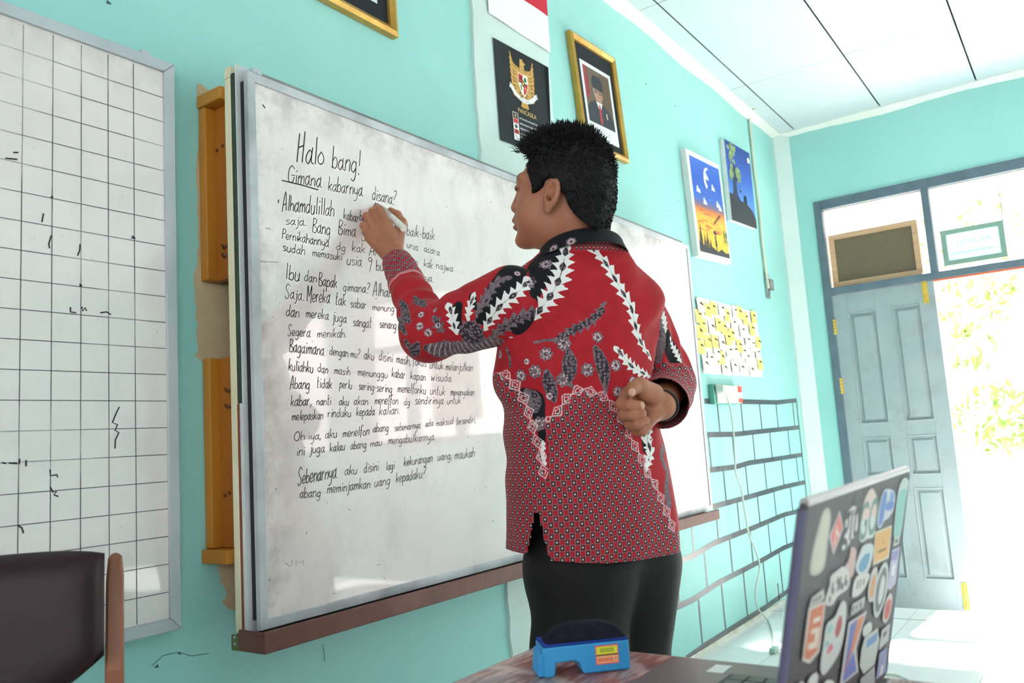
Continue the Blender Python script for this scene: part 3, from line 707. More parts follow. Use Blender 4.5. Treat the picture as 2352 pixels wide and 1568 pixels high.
tp.add([(xw - h, TYV - .0004, 0.0), (xw + h, TYV - .0004, 0.0), (xw + h, TYV - .0004, 1.17), (xw - h, TYV - .0004, 1.17)], [(0, 1, 2, 3)])
for x in (1791, 1840):
    q = back(x, 1384, TYV); tp.add([(q[0] - .007, TYV, -.2), (q[0] + .007, TYV, -.2), (q[0] + .007, TYV, .12), (q[0] - .007, TYV, .12)], [(0, 1, 2, 3)])
tag(tp.build('tape_pattern', m_, origin=(-0.9, 0, 0.6)), 'black tape stuck on the teal wall in a brick pattern by the corner', 'tape')

# ------------------------------------------------------------------ framed pictures and posters
GOLD = M('gold_frame', (206, 168, 84), (180, 136, 54), 0.32, 0.5, 0.35, scale=9)
MATB = M('black_mat_card', (34, 38, 44), (42, 46, 52), 0.7, 0.2, scale=7)
def quad_frame(t, c, y, w, depth):
    """c: four corners TL TR BR BL (x,z)"""
    TL, TR, BR, BL = [np.array(q, float) for q in c]
    P = [BL, BR, TR, TL]; cen = sum(P) / 4; mb = MB()
    I = []
    for k in range(4):
        p, a, b2 = P[k], P[k - 1], P[(k + 1) % 4]
        I.append(p + (a - p) / np.linalg.norm(a - p) * w + (b2 - p) / np.linalg.norm(b2 - p) * w)
    prof = [(0, y), (0, y - depth), (0.45, y - depth - .006), (1.0, y - depth + .004), (1.0, y)]
    for k in range(4):
        o0, o1, i0, i1 = P[k], P[(k + 1) % 4], I[k], I[(k + 1) % 4]
        V_ = []
        for (f, yy) in prof:
            a, b2 = o0 + (i0 - o0) * f, o1 + (i1 - o1) * f
            V_ += [(a[0], yy, a[1]), (b2[0], yy, b2[1])]
        mb.add(V_, [(2 * j, 2 * j + 1, 2 * j + 3, 2 * j + 2) for j in range(4)])
    mb.build('frame', GOLD, t)
    mb = MB(); mb.prism([(p[0], y - .008, p[1]) for p in I], (0, .007, 0)); mb.build('mat', MATB, t)
    return I
SK = (150, 112, 92)
f2c = [(-2.826, 2.669), (-2.435, 2.686), (-2.378, 2.211), (-2.769, 2.194)]
t = thing('framed_portrait', 'gold-framed portrait of a man in black cap and red tie on the wall', 'picture', (-2.6, -0.002, 2.2))
I = quad_frame(t, f2c, -0.002, 0.026, 0.022)
def sub(I, u, v): 
    BL, BR, TR, TL = I; return BL + (BR - BL) * u + (TL - BL) * v
a, b2, c = sub(I, .13, .08), sub(I, .92, .08), sub(I, .13, .84)
fl = Flat((a[0], -.0108, a[1]), (b2[0] - a[0], 0, b2[1] - a[1]), (c[0] - a[0], 0, c[1] - a[1]))
fl.rect(0, 1, 0, 1, (226, 230, 232))
x0, x1, y0, y1 = .07, .93, .20, .95
def P_(pts): return [(x0 + (x1 - x0) * u, y0 + (y1 - y0) * v) for u, v in pts]
fl.poly(P_([(0, 0), (1, 0), (1, 1), (0, 1)]), (104, 84, 66)); fl.poly(P_([(.55, .4), (1, .3), (1, .95), (.6, 1)]), (92, 72, 52))
fl.poly(P_([(0, .42), (.13, .42), (.16, .7), (.12, 1), (0, 1)]), (160, 52, 62)); fl.poly(P_([(.08, .5), (.12, .5), (.13, 1), (.1, 1)]), (120, 36, 48))
fl.poly(P_([(.0, .0), (1, 0), (1, .12), (.9, .30), (.68, .40), (.5, .42), (.30, .42), (.12, .36), (0, .22)]), (38, 44, 54))
fl.poly(P_([(.36, .42), (.48, .24), (.60, .42)]), (226, 230, 236)); fl.poly(P_([(.45, .38), (.51, .38), (.535, .08), (.485, .0), (.44, .08)]), (176, 42, 54))
fl.poly(P_([(.36, .43), (.60, .43), (.60, .50), (.36, .50)]), (150, 112, 92))
fl.ell(x0 + .48 * .86, y0 + .595 * .75, .150, .135, (164, 124, 104)); fl.ell(x0 + .46 * .86, y0 + .56 * .75, .10, .075, (176, 138, 116))
fl.poly(P_([(.29, .66), (.69, .64), (.70, .80), (.62, .90), (.36, .90), (.28, .80)]), (34, 36, 42)); fl.poly(P_([(.29, .64), (.34, .64), (.34, .58), (.30, .58)]), (150, 150, 150))
fl.line(P_([(.31, .625), (.48, .63), (.66, .615)]), .012, (44, 40, 40)); fl.ell(x0 + .40 * .86, y0 + .605 * .75, .05, .028, (120, 92, 80)); fl.ell(x0 + .57 * .86, y0 + .60 * .75, .05, .028, (120, 92, 80))
fl.line(P_([(.41, .515), (.48, .51), (.56, .515)]), .012, (120, 70, 66)); fl.line(P_([(.485, .60), (.475, .555), (.50, .55)]), .01, (130, 94, 80))
fl.line(P_([(.72, .27), (.73, .20), (.74, .17)]), .03, (220, 214, 200))
for k, (aa, bb) in enumerate(((.38, .60), (.22, .76), (.28, .70))): fl.line([(aa, .15 - .035 * k), (bb, .15 - .035 * k)], .012, (176, 180, 184), smooth=False)
fl.build('portrait_print', PRINT, t)
t = thing('framed_certificate', 'gold-framed picture with a black mat cut off by the top edge of the photo', 'picture', (-4.08, -0.002, 2.23))
I = quad_frame(t, [(-4.292, 2.715), (-3.880, 2.715), (-3.876, 2.226), (-4.288, 2.226)], -0.002, 0.028, 0.022)
a, b2, c = sub(I, .12, .125), sub(I, .88, .125), sub(I, .12, .88)
fl = Flat((a[0], -.0108, a[1]), (b2[0] - a[0], 0, 0), (0, 0, c[1] - a[1])); fl.rect(0, 1, 0, 1, (222, 227, 232)); fl.rect(.07, .93, .2, .95, (126, 116, 110)); fl.ell(.5, .6, .16, .2, SK); fl.poly([(.1, .2), (.9, .2), (.85, .38), (.6, .46), (.4, .46), (.15, .38)], (40, 46, 56))
fl.build('portrait_print', PRINT, t)

# flag sheet and emblem poster on the pillar
t = thing('paper_flag', 'red and white paper flag pinned above the black eagle poster', 'flag', (-3.18, -0.012, 2.5))
mb = MB()
def sheet(x0, x1, z0, z1, y, mat, name, bulge=0.004, tilt=0.0):
    n = 12; mb = MB(); V_ = []
    for i in range(n + 1):
        for j in range(3):
            u = i / n; x = x0 + (x1 - x0) * u; z = z0 + (z1 - z0) * j / 2 + tilt * (u - .5)
            V_.append((x, y - bulge * math.sin(u * 9) * .5 - bulge, z))
    for i in range(n + 1):
        for j in range(3):
            q = V_[i * 3 + j]; V_.append((q[0], q[1] + .0008, q[2]))
    m = 3 * (n + 1)
    F_ = [(i * 3 + j, i * 3 + 3 + j, i * 3 + 4 + j, i * 3 + 1 + j) for i in range(n) for j in range(2)]
    F_ += [tuple(m + k for k in f[::-1]) for f in F_]
    F_ += [(i * 3, m + i * 3, m + i * 3 + 3, i * 3 + 3) for i in range(n)] + [(i * 3 + 5, m + i * 3 + 5, m + i * 3 + 2, i * 3 + 2) for i in range(n)] + [(0, 2, m + 2, m), (3 * n, m + 3 * n, m + 3 * n + 2, 3 * n + 2)]
    mb.add(V_, F_)
    return mb.build(name, mat, t, smooth=False)
FW_ = M('flag_white', (238, 238, 238), (232, 233, 234), 0.7, 0.2); FR_ = M('flag_red', (206, 50, 70), (196, 42, 62), 0.7, 0.2)
zb_ = back(1250, 33, -.014)[2]
sheet(-3.385, -2.982, 2.512, zb_, -.011, FW_, 'white_half'); sheet(-3.385, -2.982, zb_ + .0002, zb_ + .135, -.011, FR_, 'red_half')
t = thing('emblem_poster', 'black poster with a golden eagle emblem and white lines of text, on the pillar', 'poster', (-3.17, -0.012, 2.06))
PBLK = M('black_poster_sheet', (32, 36, 40), (42, 46, 50), 0.6, 0.2, scale=4, bump=0.15, bscale=9)
pc = [back(1133, 86, -.014), back(1251, 150, -.014), None, back(1150, 321, -.014)]
O = pc[3]; Uv = pc[1] - pc[0]; Vv = pc[0] - pc[3]
mb = MB(); mb.prism([O, O + Uv, O + Uv * 1.0 + Vv, O + Vv], (0, .001, 0)); mb.add([O + Uv, O + Uv * 1.02 + [0, -.012, 0] + Vv * .97, O + Uv + Vv], [(0, 1, 2)]); mb.build('poster_sheet', PBLK, t)
GLD, GL2 = (206, 160, 84), (150, 108, 48)
fl = Flat(O + np.array([0, -.0006, 0]), Uv, Vv)
# eagle
for sx_ in (-1, 1):
    c0 = .505
    for k in range(9):
        tt = k / 8.0
        bx, by = c0 + sx_ * (.055 + .02 * tt), .80 - .24 * tt
        ex, ey = c0 + sx_ * (.255 - .05 * tt * tt - .03 * (1 - tt)), .945 - .40 * tt
        mx, my = (bx + ex) / 2 + sx_ * .035, (by + ey) / 2 - .035
        fl.line([(bx, by), (mx, my), (ex, ey)], (.022, .010), GLD if k % 2 else (190, 142, 66))
fl.poly([(.46, .86), (.47, .92), (.52, .925), (.545, .90), (.585, .885), (.545, .875), (.55, .80), (.58, .70), (.56, .58), (.52, .50), (.46, .58), (.44, .70)], GLD)
for k in range(7): fl.line([(.51, .56), (.445 + .022 * k, .425 - .01 * (k % 2))], (.016, .012), (190, 142, 66) if k % 2 else GLD, smooth=False)
for k in range(5): fl.line([(.465, .84 - .03 * k), (.54, .84 - .03 * k)], .007, GL2, smooth=False)
fl.ell(.525, .905, .008, .008, (30, 30, 30))
def shd(s, ox=.505, oy=.675): return [(ox + s * u, oy + s * v) for u, v in ((-.085, .085), (.085, .085), (.085, -.02), (.05, -.09), (0, -.125), (-.05, -.09), (-.085, -.02))]
fl.poly(shd(1.12), (236, 226, 200)); L = fl.layer + 1
ox, oy = .505, .675
fl.poly([(ox - .085, oy + .085), (ox, oy + .085), (ox, oy), (ox - .085, oy)], (196, 40, 46)); fl.poly([(ox, oy + .085), (ox + .085, oy + .085), (ox + .085, oy), (ox, oy)], (232, 232, 226))
fl.poly([(ox - .085, oy), (ox, oy), (ox, oy - .125), (ox - .05, oy - .09), (ox - .085, oy - .02)], (232, 232, 226)); fl.poly([(ox, oy), (ox + .085, oy), (ox + .085, oy - .02), (ox + .05, oy - .09), (ox, oy - .125)], (196, 40, 46))
fl.line([(ox - .085, oy), (ox + .085, oy)], .012, (30, 30, 32), smooth=False)
fl.ell(ox + .045, oy + .045, .026, .026, (40, 110, 60)); fl.ell(ox - .045, oy + .045, .022, .018, (50, 30, 30)); fl.ell(ox, oy, .035, .035, (30, 30, 32))
fl.poly([(ox + .03 * math.sin(2 * math.pi * k / 10) * (1 if k % 2 == 0 else .42), oy + .03 * math.cos(2 * math.pi * k / 10) * (1 if k % 2 == 0 else .42)) for k in range(10)], (226, 180, 60))
fl.ell(ox - .045, oy - .05, .012, .03, (60, 120, 60)); fl.line([(ox + .02, oy - .04), (ox + .05, oy - .05)], .012, (232, 214, 150), smooth=False)
# ribbon
fl.line([(.255, .60), (.36, .525), (.505, .495), (.65, .525), (.755, .60)], .052, (234, 236, 238)); fl.poly([(.25, .63), (.225, .57), (.29, .575)], (214, 216, 220)); fl.poly([(.76, .63), (.785, .57), (.72, .575)], (214, 216, 220))
fl.text('BHINNEKA TUNGGAL IKA', .505, .487, .026, (90, 92, 96))
for sx_ in (-1, 1): fl.line([(.505 + sx_ * .05, .56), (.505 + sx_ * .075, .51)], .022, GLD, smooth=False)
fl.text('PANCASILA', .54, .352, .075, (214, 178, 108), bold=.004, sx=.92)
fl.rect(.25, .355, .055, .335, (232, 232, 230)); fl.rect(.258, .347, .275, .330, (34, 34, 36)); fl.rect(.258, .347, .225, .272, (200, 44, 50)); fl.ell(.302, .195, .028, .02, (60, 64, 60)); fl.rect(.258, .347, .12, .165, (200, 44, 50)); fl.ell(.302, .142, .02, .014, (40, 36, 38)); fl.line([(.28, .11), (.32, .065)], .012, (120, 120, 120), smooth=False)
fl.poly([(.302 + .022 * math.sin(2 * math.pi * k / 10) * (1 if k % 2 == 0 else .42), .303 + .022 * math.cos(2 * math.pi * k / 10) * (1 if k % 2 == 0 else .42)) for k in range(10)], (226, 180, 60))
for k, s_ in enumerate(('KETUHANAN YANG MAHA ESA', 'KEMANUSIAAN YANG ADIL DAN BERADAB', 'PERSATUAN INDONESIA', 'KERAKYATAN YANG DIPIMPIN OLEH HIKMAT', 'KEBIJAKSANAAN DALAM PERMUSYAWARATAN', 'KEADILAN SOSIAL BAGI SELURUH RAKYAT')):
    fl.text(s_, .375, (.285, .232, .182, .125, .098, .052)[k], .029, (226, 228, 230), align='LEFT', bold=.006, sx=.9)
fl.build('poster_print', PRINT, t)

# ------------------------------------------------------------------ two canvases
CANV = M('white_canvas_edge', (226, 232, 228), (214, 222, 218), 0.8, 0.2, scale=20)
def canvas(label, corners, y):
    c = [on(1, y, *q) for q in corners]; TL, TR, BR, BL = c
    t = thing('canvas_painting', label, 'painting', (sum(c) / 4) * [1, 0, 1], 'painted canvases on the back wall')
    U = (TR - TL + BR - BL) / 2; V = (TL - BL + TR - BR) / 2; O = sum(c) / 4 - U / 2 - V / 2
    mb = MB(); mb.prism([O, O + U, O + U + V, O + V], (0, -y - .001, 0)); mb.build('canvas', CANV, t, bevel=0.002)
    return t, Flat(O + np.array([0, -.0006, 0]), U, V)
def hgrad(fl, u0, u1, stops, n=26, wob=0.0, seed=0):
    rg = random.Random(seed); vs_ = [s_[0] for s_ in stops]
    def colv(v): return tuple(float(np.interp(v, vs_, [s_[1][k] for s_ in stops])) for k in range(3))
    fl.layer += 1
    for k in range(n):
        v0 = vs_[0] + (vs_[-1] - vs_[0]) * k / n; v1 = vs_[0] + (vs_[-1] - vs_[0]) * (k + 1) / n
        fl.mb.add([fl.pt(u0, v0, fl.layer), fl.pt(u1, v0, fl.layer), fl.pt(u1, v1, fl.layer), fl.pt(u0, v1, fl.layer)], [(0, 1, 2, 3)], 0, [colv(v0), colv(v0), colv(v1), colv(v1)])
t, fl = canvas('canvas of a crescent moon over an orange sunset, left of the tree canvas', [(1574, 339), (1653, 380), (1680, 606), (1605, 588)], -.035)
hgrad(fl, .07, .95, [(.05, (232, 186, 62)), (.22, (240, 190, 66)), (.40, (238, 176, 70)), (.47, (206, 120, 62)), (.50, (130, 104, 120)), (.56, (66, 106, 190)), (.75, (46, 92, 190)), (.95, (62, 108, 200))])
rg = random.Random(8)
for k in range(22): 
    v = rg.uniform(.24, .47); u = rg.uniform(.08, .7); L_ = rg.uniform(.08, .24)
    fl.line([(u, v), (u + L_ / 2, v + .008), (min(u + L_, .94), v)], .012, rg.choice([(222, 110, 56), (232, 150, 60), (244, 206, 100), (206, 84, 52)]))
for k in range(26):
    v = rg.uniform(.55, .93); u = rg.uniform(.08, .75); L_ = rg.uniform(.05, .18)
    fl.line([(u, v), (min(u + L_, .94), v + .004)], .008, rg.choice([(44, 84, 176), (86, 128, 208), (58, 100, 196)]), smooth=False)
a = np.linspace(-1.25, 1.35, 12) + 2.75
fl.poly([(.55 + .13 * math.cos(t_), .78 + .12 * math.sin(t_)) for t_ in a] + [(.585 + .115 * math.cos(t_), .79 + .095 * math.sin(t_)) for t_ in a[::-1]], (234, 238, 240))
for u, v, s_ in ((.68, .715, .055), (.22, .64, .06), (.38, .545, .055), (.78, .56, .06), (.83, .535, .05), (.52, .80, .05)):
    fl.poly([(u - s_, v - .02), (u + s_, v - .025), (u + s_ * .6, v + .01), (u + .1 * s_, v + .02), (u - .3 * s_, v + .045), (u - .7 * s_, v + .03)], (222, 232, 240))
DKP = (44, 48, 56)
fl.poly([(.07, .05), (.95, .05), (.95, .10), (.85, .09), (.72, .12), (.6, .085), (.45, .12), (.3, .105), (.15, .125), (.07, .15)], DKP)
for u, v, h_, w_ in ((.135, .12, .22, .035), (.24, .11, .12, .03), (.32, .11, .16, .035), (.40, .11, .09, .025)):
    fl.poly([(u - w_, v), (u + w_, v), (u + w_ * .8, v + h_ * .4), (u + w_ * .4, v + h_ * .5), (u + w_ * .2, v + h_), (u - w_ * .3, v + h_ * .6), (u - w_, v + h_ * .3)], DKP)
fl.poly([(.515, .255), (.54, .285), (.58, .288), (.625, .262), (.62, .25)], DKP); fl.line([(.57, .25), (.575, .19)], .008, DKP, smooth=False); fl.poly([(.555, .215), (.58, .215), (.60, .14), (.545, .14)], DKP); fl.line([(.57, .14), (.575, .09)], .015, DKP, smooth=False); fl.ell(.568, .225, .018, .014, DKP)
for k in range(7): fl.line([(.58 + .03 * k, .36 + .014 * k), (.60 + .03 * k, .375 + .014 * k), (.62 + .03 * k, .36 + .014 * k)], .012, (80, 60, 60))
for k in range(24): fl.ell(.90 + rg.uniform(-.05, .04), .23 + rg.uniform(-.06, .08), .016, .012, rg.choice([(120, 150, 84), (90, 130, 80), (150, 170, 110)]), 7)
fl.build('painting', PAINT, t)
t, fl = canvas('night canvas painting of a leafy tree with a swing, right of the sunset canvas', [(1662, 317), (1721, 353), (1738, 525), (1682, 506)], -.03)
hgrad(fl, .0, 1.0, [(.0, (96, 150, 220)), (.30, (90, 142, 216)), (.6, (56, 96, 190)), (1.0, (34, 66, 140))])
fl.poly([(0, 0), (1, 0), (1, .12), (.88, .22), (.68, .28), (.45, .29), (.28, .33), (0, .34)], DKP)
fl.poly([(.10, .30), (.44, .28), (.34, .36), (.32, .50), (.34, .68), (.42, .76), (.30, .70), (.27, .80), (.24, .70), (.14, .74), (.20, .66), (.18, .50), (.16, .38)], (40, 52, 84))
fl.line([(.30, .52), (.40, .585), (.44, .60)], .03, (40, 52, 84)); fl.line([(.22, .50), (.12, .56)], .03, (40, 52, 84)); fl.line([(.42, .55), (.43, .42)], .008, DKP, smooth=False); fl.line([(.45, .55), (.46, .42)], .008, DKP, smooth=False); fl.rect(.41, .48, .40, .425, DKP)
for u, v, r_, s_ in ((.22, .86, .13, 30), (.30, .93, .08, 16), (.40, .64, .07, 18), (.44, .58, .06, 12), (.14, .58, .06, 14), (.16, .66, .05, 8)):
    for k in range(s_): fl.ell(u + rg.uniform(-r_, r_), v + rg.uniform(-r_, r_) * .8, .04, .028, rg.choice([(128, 152, 110), (112, 140, 98), (144, 164, 120)]), 8)
fl.ell(.90, .88, .055, .038, (226, 232, 240))
for u in (.56, .62): fl.poly([(u, .28), (u + .05, .28), (u + .04, .36), (u + .02, .39), (u, .36)], DKP)
fl.build('painting', PAINT, t)

# ------------------------------------------------------------------ notice sheet with notes
SHEETW = M('white_notice_sheet', (236, 237, 234), (228, 230, 226), 0.7, 0.2, scale=8)
nc = [back(1600, 680, -.004), back(1737, 717, -.004), back(1752, 866, -.004), back(1615, 857, -.004)]
mb = MB(); mb.prism(nc[::-1], (0, .003, 0)); 
tag(mb.build('notice_sheet', SHEETW, origin=(sum(nc) / 4)), 'white notice sheet on the wall covered with yellow paper notes, right of the whiteboard', 'notice board')
NY = M('yellow_note_paper', (246, 226, 140), (244, 216, 112), 0.7, 0.2); NP = M('pink_note_paper', (244, 222, 212), (240, 210, 202), 0.7, 0.2); NW = M('cream_note_paper', (248, 243, 214), (244, 238, 200), 0.7, 0.2)
PINM = M('dark_pin', (52, 46, 46), (70, 56, 50), 0.4, 0.4)
notes = "Y212 1050 Y245 1040 W290 1048 Y322 1078 Y396 1066 Y427 1098 Y474 1090 Y160 1085 Y187 1140 P235 1150 Y275 1135 Y305 1152 P410 1172 Y465 1160 Y167 1175 Y212 1228 Y252 1228 Y350 1190 Y330 1212 Y393 1256 P440 1226 Y500 1236 W470 1250 Y175 1262 P294 1244 W335 1288 Y290 1322 W365 1285 W415 1292 W440 1322 Y511 1356 P170 1022 P232 1332 P203 1362 P365 1374 P410 1384 W465 1395 W368 1062 W360 1130 W265 1300 W310 1385 W500 1300"
rg = random.Random(4)
LBL = {'Y': ('yellow paper note with a dark pin on the white notice sheet', 'yellow notes on the notice sheet'), 'P': ('pale pink paper note with a dark pin on the white notice sheet', 'pink notes on the notice sheet'), 'W': ('pale cream paper note with a dark pin on the white notice sheet', 'cream notes on the notice sheet')}
tk = notes.split()
for k in range(0, len(tk), 2):
    cc, X, Yp = tk[k][0], float(tk[k][1:]), float(tk[k + 1])
    c = back(1540 + X / 2.489, 290 + Yp / 2.489, -.0048 - .00035 * (k % 14)); a = rg.uniform(-.12, .12); w_, h_ = .044, .036
    co, si = math.cos(a), math.sin(a)
    pts = [c + np.array([u * co - v * si, -abs(v - h_) * .05 - .001, u * si + v * co]) for u, v in ((-w_, -h_), (w_, -h_), (w_, h_), (-w_, h_))]
    o = tag(MB().prism(pts, (0, .0006, 0)).build('paper_note', {'Y': NY, 'P': NP, 'W': NW}[cc], origin=c), LBL[cc][0], 'note', LBL[cc][1])
    o['_o'] = [float(v) for v in c]
    q = c + np.array([rg.uniform(-.01, .01), -.006, .012])
    MB().tube([q, q + [.022, -.002, -.004 + rg.uniform(-.006, .006)]], [.0045, .003], 6).build('pin', PINM, o)

# ------------------------------------------------------------------ power strip, plug cord, ceiling cable
SOCK = M('cream_socket_plastic', (232, 232, 214), (224, 226, 206), 0.4, 0.4); REDP = M('red_warning_label', (214, 84, 70), (206, 72, 60), 0.5, 0.3); TEALB = M('teal_box', (110, 176, 160), (100, 166, 150), 0.6, 0.3)
CORDM = M('pale_cable', (206, 216, 206), (196, 208, 196), 0.45, 0.4)
s0, s1 = back(1641, 879, -.03), back(1702, 915, -.03)
t = thing('wall_socket', 'triple cream wall socket with a red printed label, below the notice sheet', 'socket', ((s0[0] + s1[0]) / 2, 0, s1[2]))
zA, zB = s1[2] - .03, s0[2] - .005
mb = MB(); mb.box(s0[0] - .02, s1[0], -.03, -.001, zA, zB); mb.build('socket_box', TEALB, t, bevel=.004)
wd = (s1[0] - s0[0]) / 3
for k in range(3):
    xa = s0[0] + wd * k; mb = MB(); mb.box(xa + .004, xa + wd - .004, -.040, -.0302, zA + .004, zB - .004); mb.build('outlet', SOCK, t, bevel=.004)
mb = MB(); mb.box(s1[0] - wd * .55, s1[0] - .006, -.0412, -.0403, zB - .04, zB - .006); mb.build('printed_label', REDP, t); mb = MB(); mb.box(s1[0] - wd * .55, s1[0] - .006, -.0412, -.0403, zA + .006, zA + .03); mb.build('printed_label', REDP, t)
pl = on(1, -.05, 1652, 893)
t = thing('power_cord', 'pale plug cord hanging from the wall socket down to the tiled floor', 'cord', (pl[0], -.05, 0))
mb = MB(); mb.cyl(pl + [0, .0095, 0], pl + [0, -.028, 0], .026, 14, r2=.019); mb.build('plug', CORDM, t, bevel=.003)
path = [pl + [0, -.028, 0]] + [on(1, -.055, *q) for q in ((1668, 905), (1677, 935), (1684, 985), (1688, 1050), (1690, 1085), (1702, 1120), (1710, 1170), (1720, 1225), (1738, 1270), (1745, 1305), (1737, 1345), (1736, 1380), (1744, 1402))] + [on(2, .008, *q) for q in ((1765, 1425), (1775, 1452), (1777, 1478), (1776, 1490))]
mb = MB(); mb.tube(catmull(path, 5), .0048, 7); mb.build('cable', CORDM, t, smooth=True)
q = on(2, .012, 1778, 1492); mb = MB(); mb.box(q[0] - .03, q[0] + .03, q[1] - .014, q[1] + .014, .001, .024); mb.build('adaptor', M('green_grey_adaptor', (166, 196, 184), (150, 180, 170), .5, .3), t, bevel=.004)
mb = MB(); mb.tube(catmull([q + [-.028, 0, 0], on(2, .008, 1800, 1490), on(2, .007, 1815, 1502), on(2, .006, 1850, 1530), on(2, .006, 1960, 1545), on(2, .006, 2048, 1548), on(2, .006, 2075, 1556), on(2, .006, 2090, 1566), on(2, .006, 2095, 1600)], 5), .0045, 7); mb.build('cable', CORDM, t, smooth=True)
t = thing('ceiling_cable', 'thin cable running down the corner of the back wall from ceiling to a metal clip', 'cable', (-.5, 0, 1.75))
mb = MB(); mb.tube(catmull([on(1, -.07, 1733, 249), on(1, -.04, 1725, 256), back(1721, 268, -.012), back(1727, 330, -.012), back(1734, 400, -.012), back(1744, 480, -.012), back(1751, 560, -.012), back(1760, 630, -.014), back(1763, 650, -.02), back(1765, 662, -.02)], 5), .009, 7); mb.build('cable', M('cream_conduit', (206, 212, 192), (196, 204, 184), .6, .3), t, smooth=True)
a = back(1765, 664, -.01); mb = MB(); mb.box(a[0] - .035, a[0] + .03, -.012, -.0015, 1.80, 1.965); mb.box(a[0] - .01, a[0] + .055, -.03, -.0122, 1.85, 1.92); mb.build('metal_clip', M('dull_metal_plate', (176, 182, 178), (120, 124, 120), .4, .5, .5, scale=20), t, bevel=.002)
# ------------------------------------------------------------------ teacher's desk, cloth, chair
DX0, DX1, DY_0, DY_1, DZT = -5.777, -4.577, -1.50, -0.882, 0.70
WOODD = M('dark_desk_wood', (124, 84, 58), (104, 68, 46), 0.5, 0.4, scale=4, dims=(.3, 1, 1))
t = thing('desk', 'teacher desk under a patterned brown cloth at the bottom of the picture', 'desk', ((DX0 + DX1) / 2, (DY_0 + DY_1) / 2, 0))
mb = MB(); mb.box(DX0 + .01, DX1 - .01, DY_0 + .01, DY_1 - .01, DZT - .032, DZT - .003); mb.build('desk_top', WOODD, t, bevel=.004)
for x in (DX0 + .05, DX1 - .05):
    for y in (DY_0 + .05, DY_1 - .05):
        mb = MB(); mb.box(x - .025, x + .025, y - .025, y + .025, 0.0005, DZT - .033); mb.build('leg', WOODD, t, bevel=.003)
mb = MB(); mb.box(DX0 + .08, DX1 - .08, DY_0 + .04, DY_0 + .055, .38, DZT - .035); mb.build('modesty_panel', WOODD, t)
m_, t_, b_ = newmat('patterned_brown_cloth', 0.32, 0.45)
s_ = t_.xyz()
n1 = t_.noise(7, 5, 0.6, dims=(1, 1, 1)); n2 = t_.noise(120, 4, 0.6, dims=(.16, 1.0, 1)); n3 = t_.noise(5, 2)
c_ = t_.mix(t_.ramp(n1, 0.46, 0.56), lin((122, 106, 112)), lin((150, 88, 78)))
c_ = t_.mix(t_.math('MULTIPLY', t_.ramp(n2, 0.5, 0.66), 0.75), c_, lin((206, 178, 170)))
c_ = t_.mix(t_.math('MULTIPLY', t_.ramp(n2, 0.48, 0.36), 0.6), c_, lin((96, 58, 60)))
wv = t_.add('ShaderNodeTexWave'); wv.inputs['Scale'].default_value = 3.2; wv.inputs['Distortion'].default_value = 9; wv.inputs['Detail'].default_value = 3
t_.link(t_.add('ShaderNodeTexCoord').outputs['Object'], wv.inputs['Vector'])
c_ = t_.mix(t_.math('MULTIPLY', t_.ramp(wv.outputs['Fac'], 0.86, 0.97), 0.4), c_, lin((216, 200, 192)))
t_.link(c_, b_.inputs['Base Color'])
mb = MB(); nx, ny = 40, 24
prof = []
def cl_pt(u, v):
    # u along x, v along y, both may run past the edge and hang
    x = min(max(u, DX0), DX1); y = min(max(v, DY_0), DY_1); over = abs(u - x) + abs(v - y); z = DZT - over
    rip = .006 * math.sin(u * 23 + v * 19) * min(1, over * 10)
    return (x + (0.004 + rip + .004 * (over > 0)) * np.sign(u - x), y + (0.004 + rip) * np.sign(v - y), z if over > 0 else DZT)
us = np.concatenate([np.linspace(DX0 - .16, DX0 - .001, 6), np.linspace(DX0, DX1, nx), np.linspace(DX1 + .001, DX1 + .16, 6)])
vs2 = np.concatenate([np.linspace(DY_0 - .16, DY_0 - .001, 6), np.linspace(DY_0, DY_1, ny), np.linspace(DY_1 + .001, DY_1 + .16, 6)])
P = [cl_pt(u, v) for u in us for v in vs2]; nv = len(vs2)
mb.add(P, [(i * nv + j, (i + 1) * nv + j, (i + 1) * nv + j + 1, i * nv + j + 1) for i in range(len(us) - 1) for j in range(nv - 1)])
tag(mb.build('tablecloth', m_, smooth=True, origin=((DX0 + DX1) / 2, (DY_0 + DY_1) / 2, DZT)), 'brown and mauve patterned cloth spread over the teacher desk', 'tablecloth')

VINYL = M('dark_brown_vinyl', (46, 30, 34), (36, 24, 28), 0.38, 0.22, scale=5, bump=0.15, bscale=60)
CHW = M('brown_chair_wood', (142, 86, 60), (116, 66, 44), 0.45, 0.45, scale=6, dims=(1, 1, .3), detail=6)
ca = at(243, 1262, 1.15)
hx = np.array([0.86, -0.51, 0.0]); fy = np.array([-0.51, -0.86, 0.0]); uz = np.array([0, 0, 1.0])
base = ca - hx * .22; base[2] = 0
ch = thing('office_chair', 'dark brown vinyl padded chair with brown wooden posts, in front of the grid whiteboard', 'chair', base)
def cp(a, b, z): return base + hx * a + fy * b + uz * z
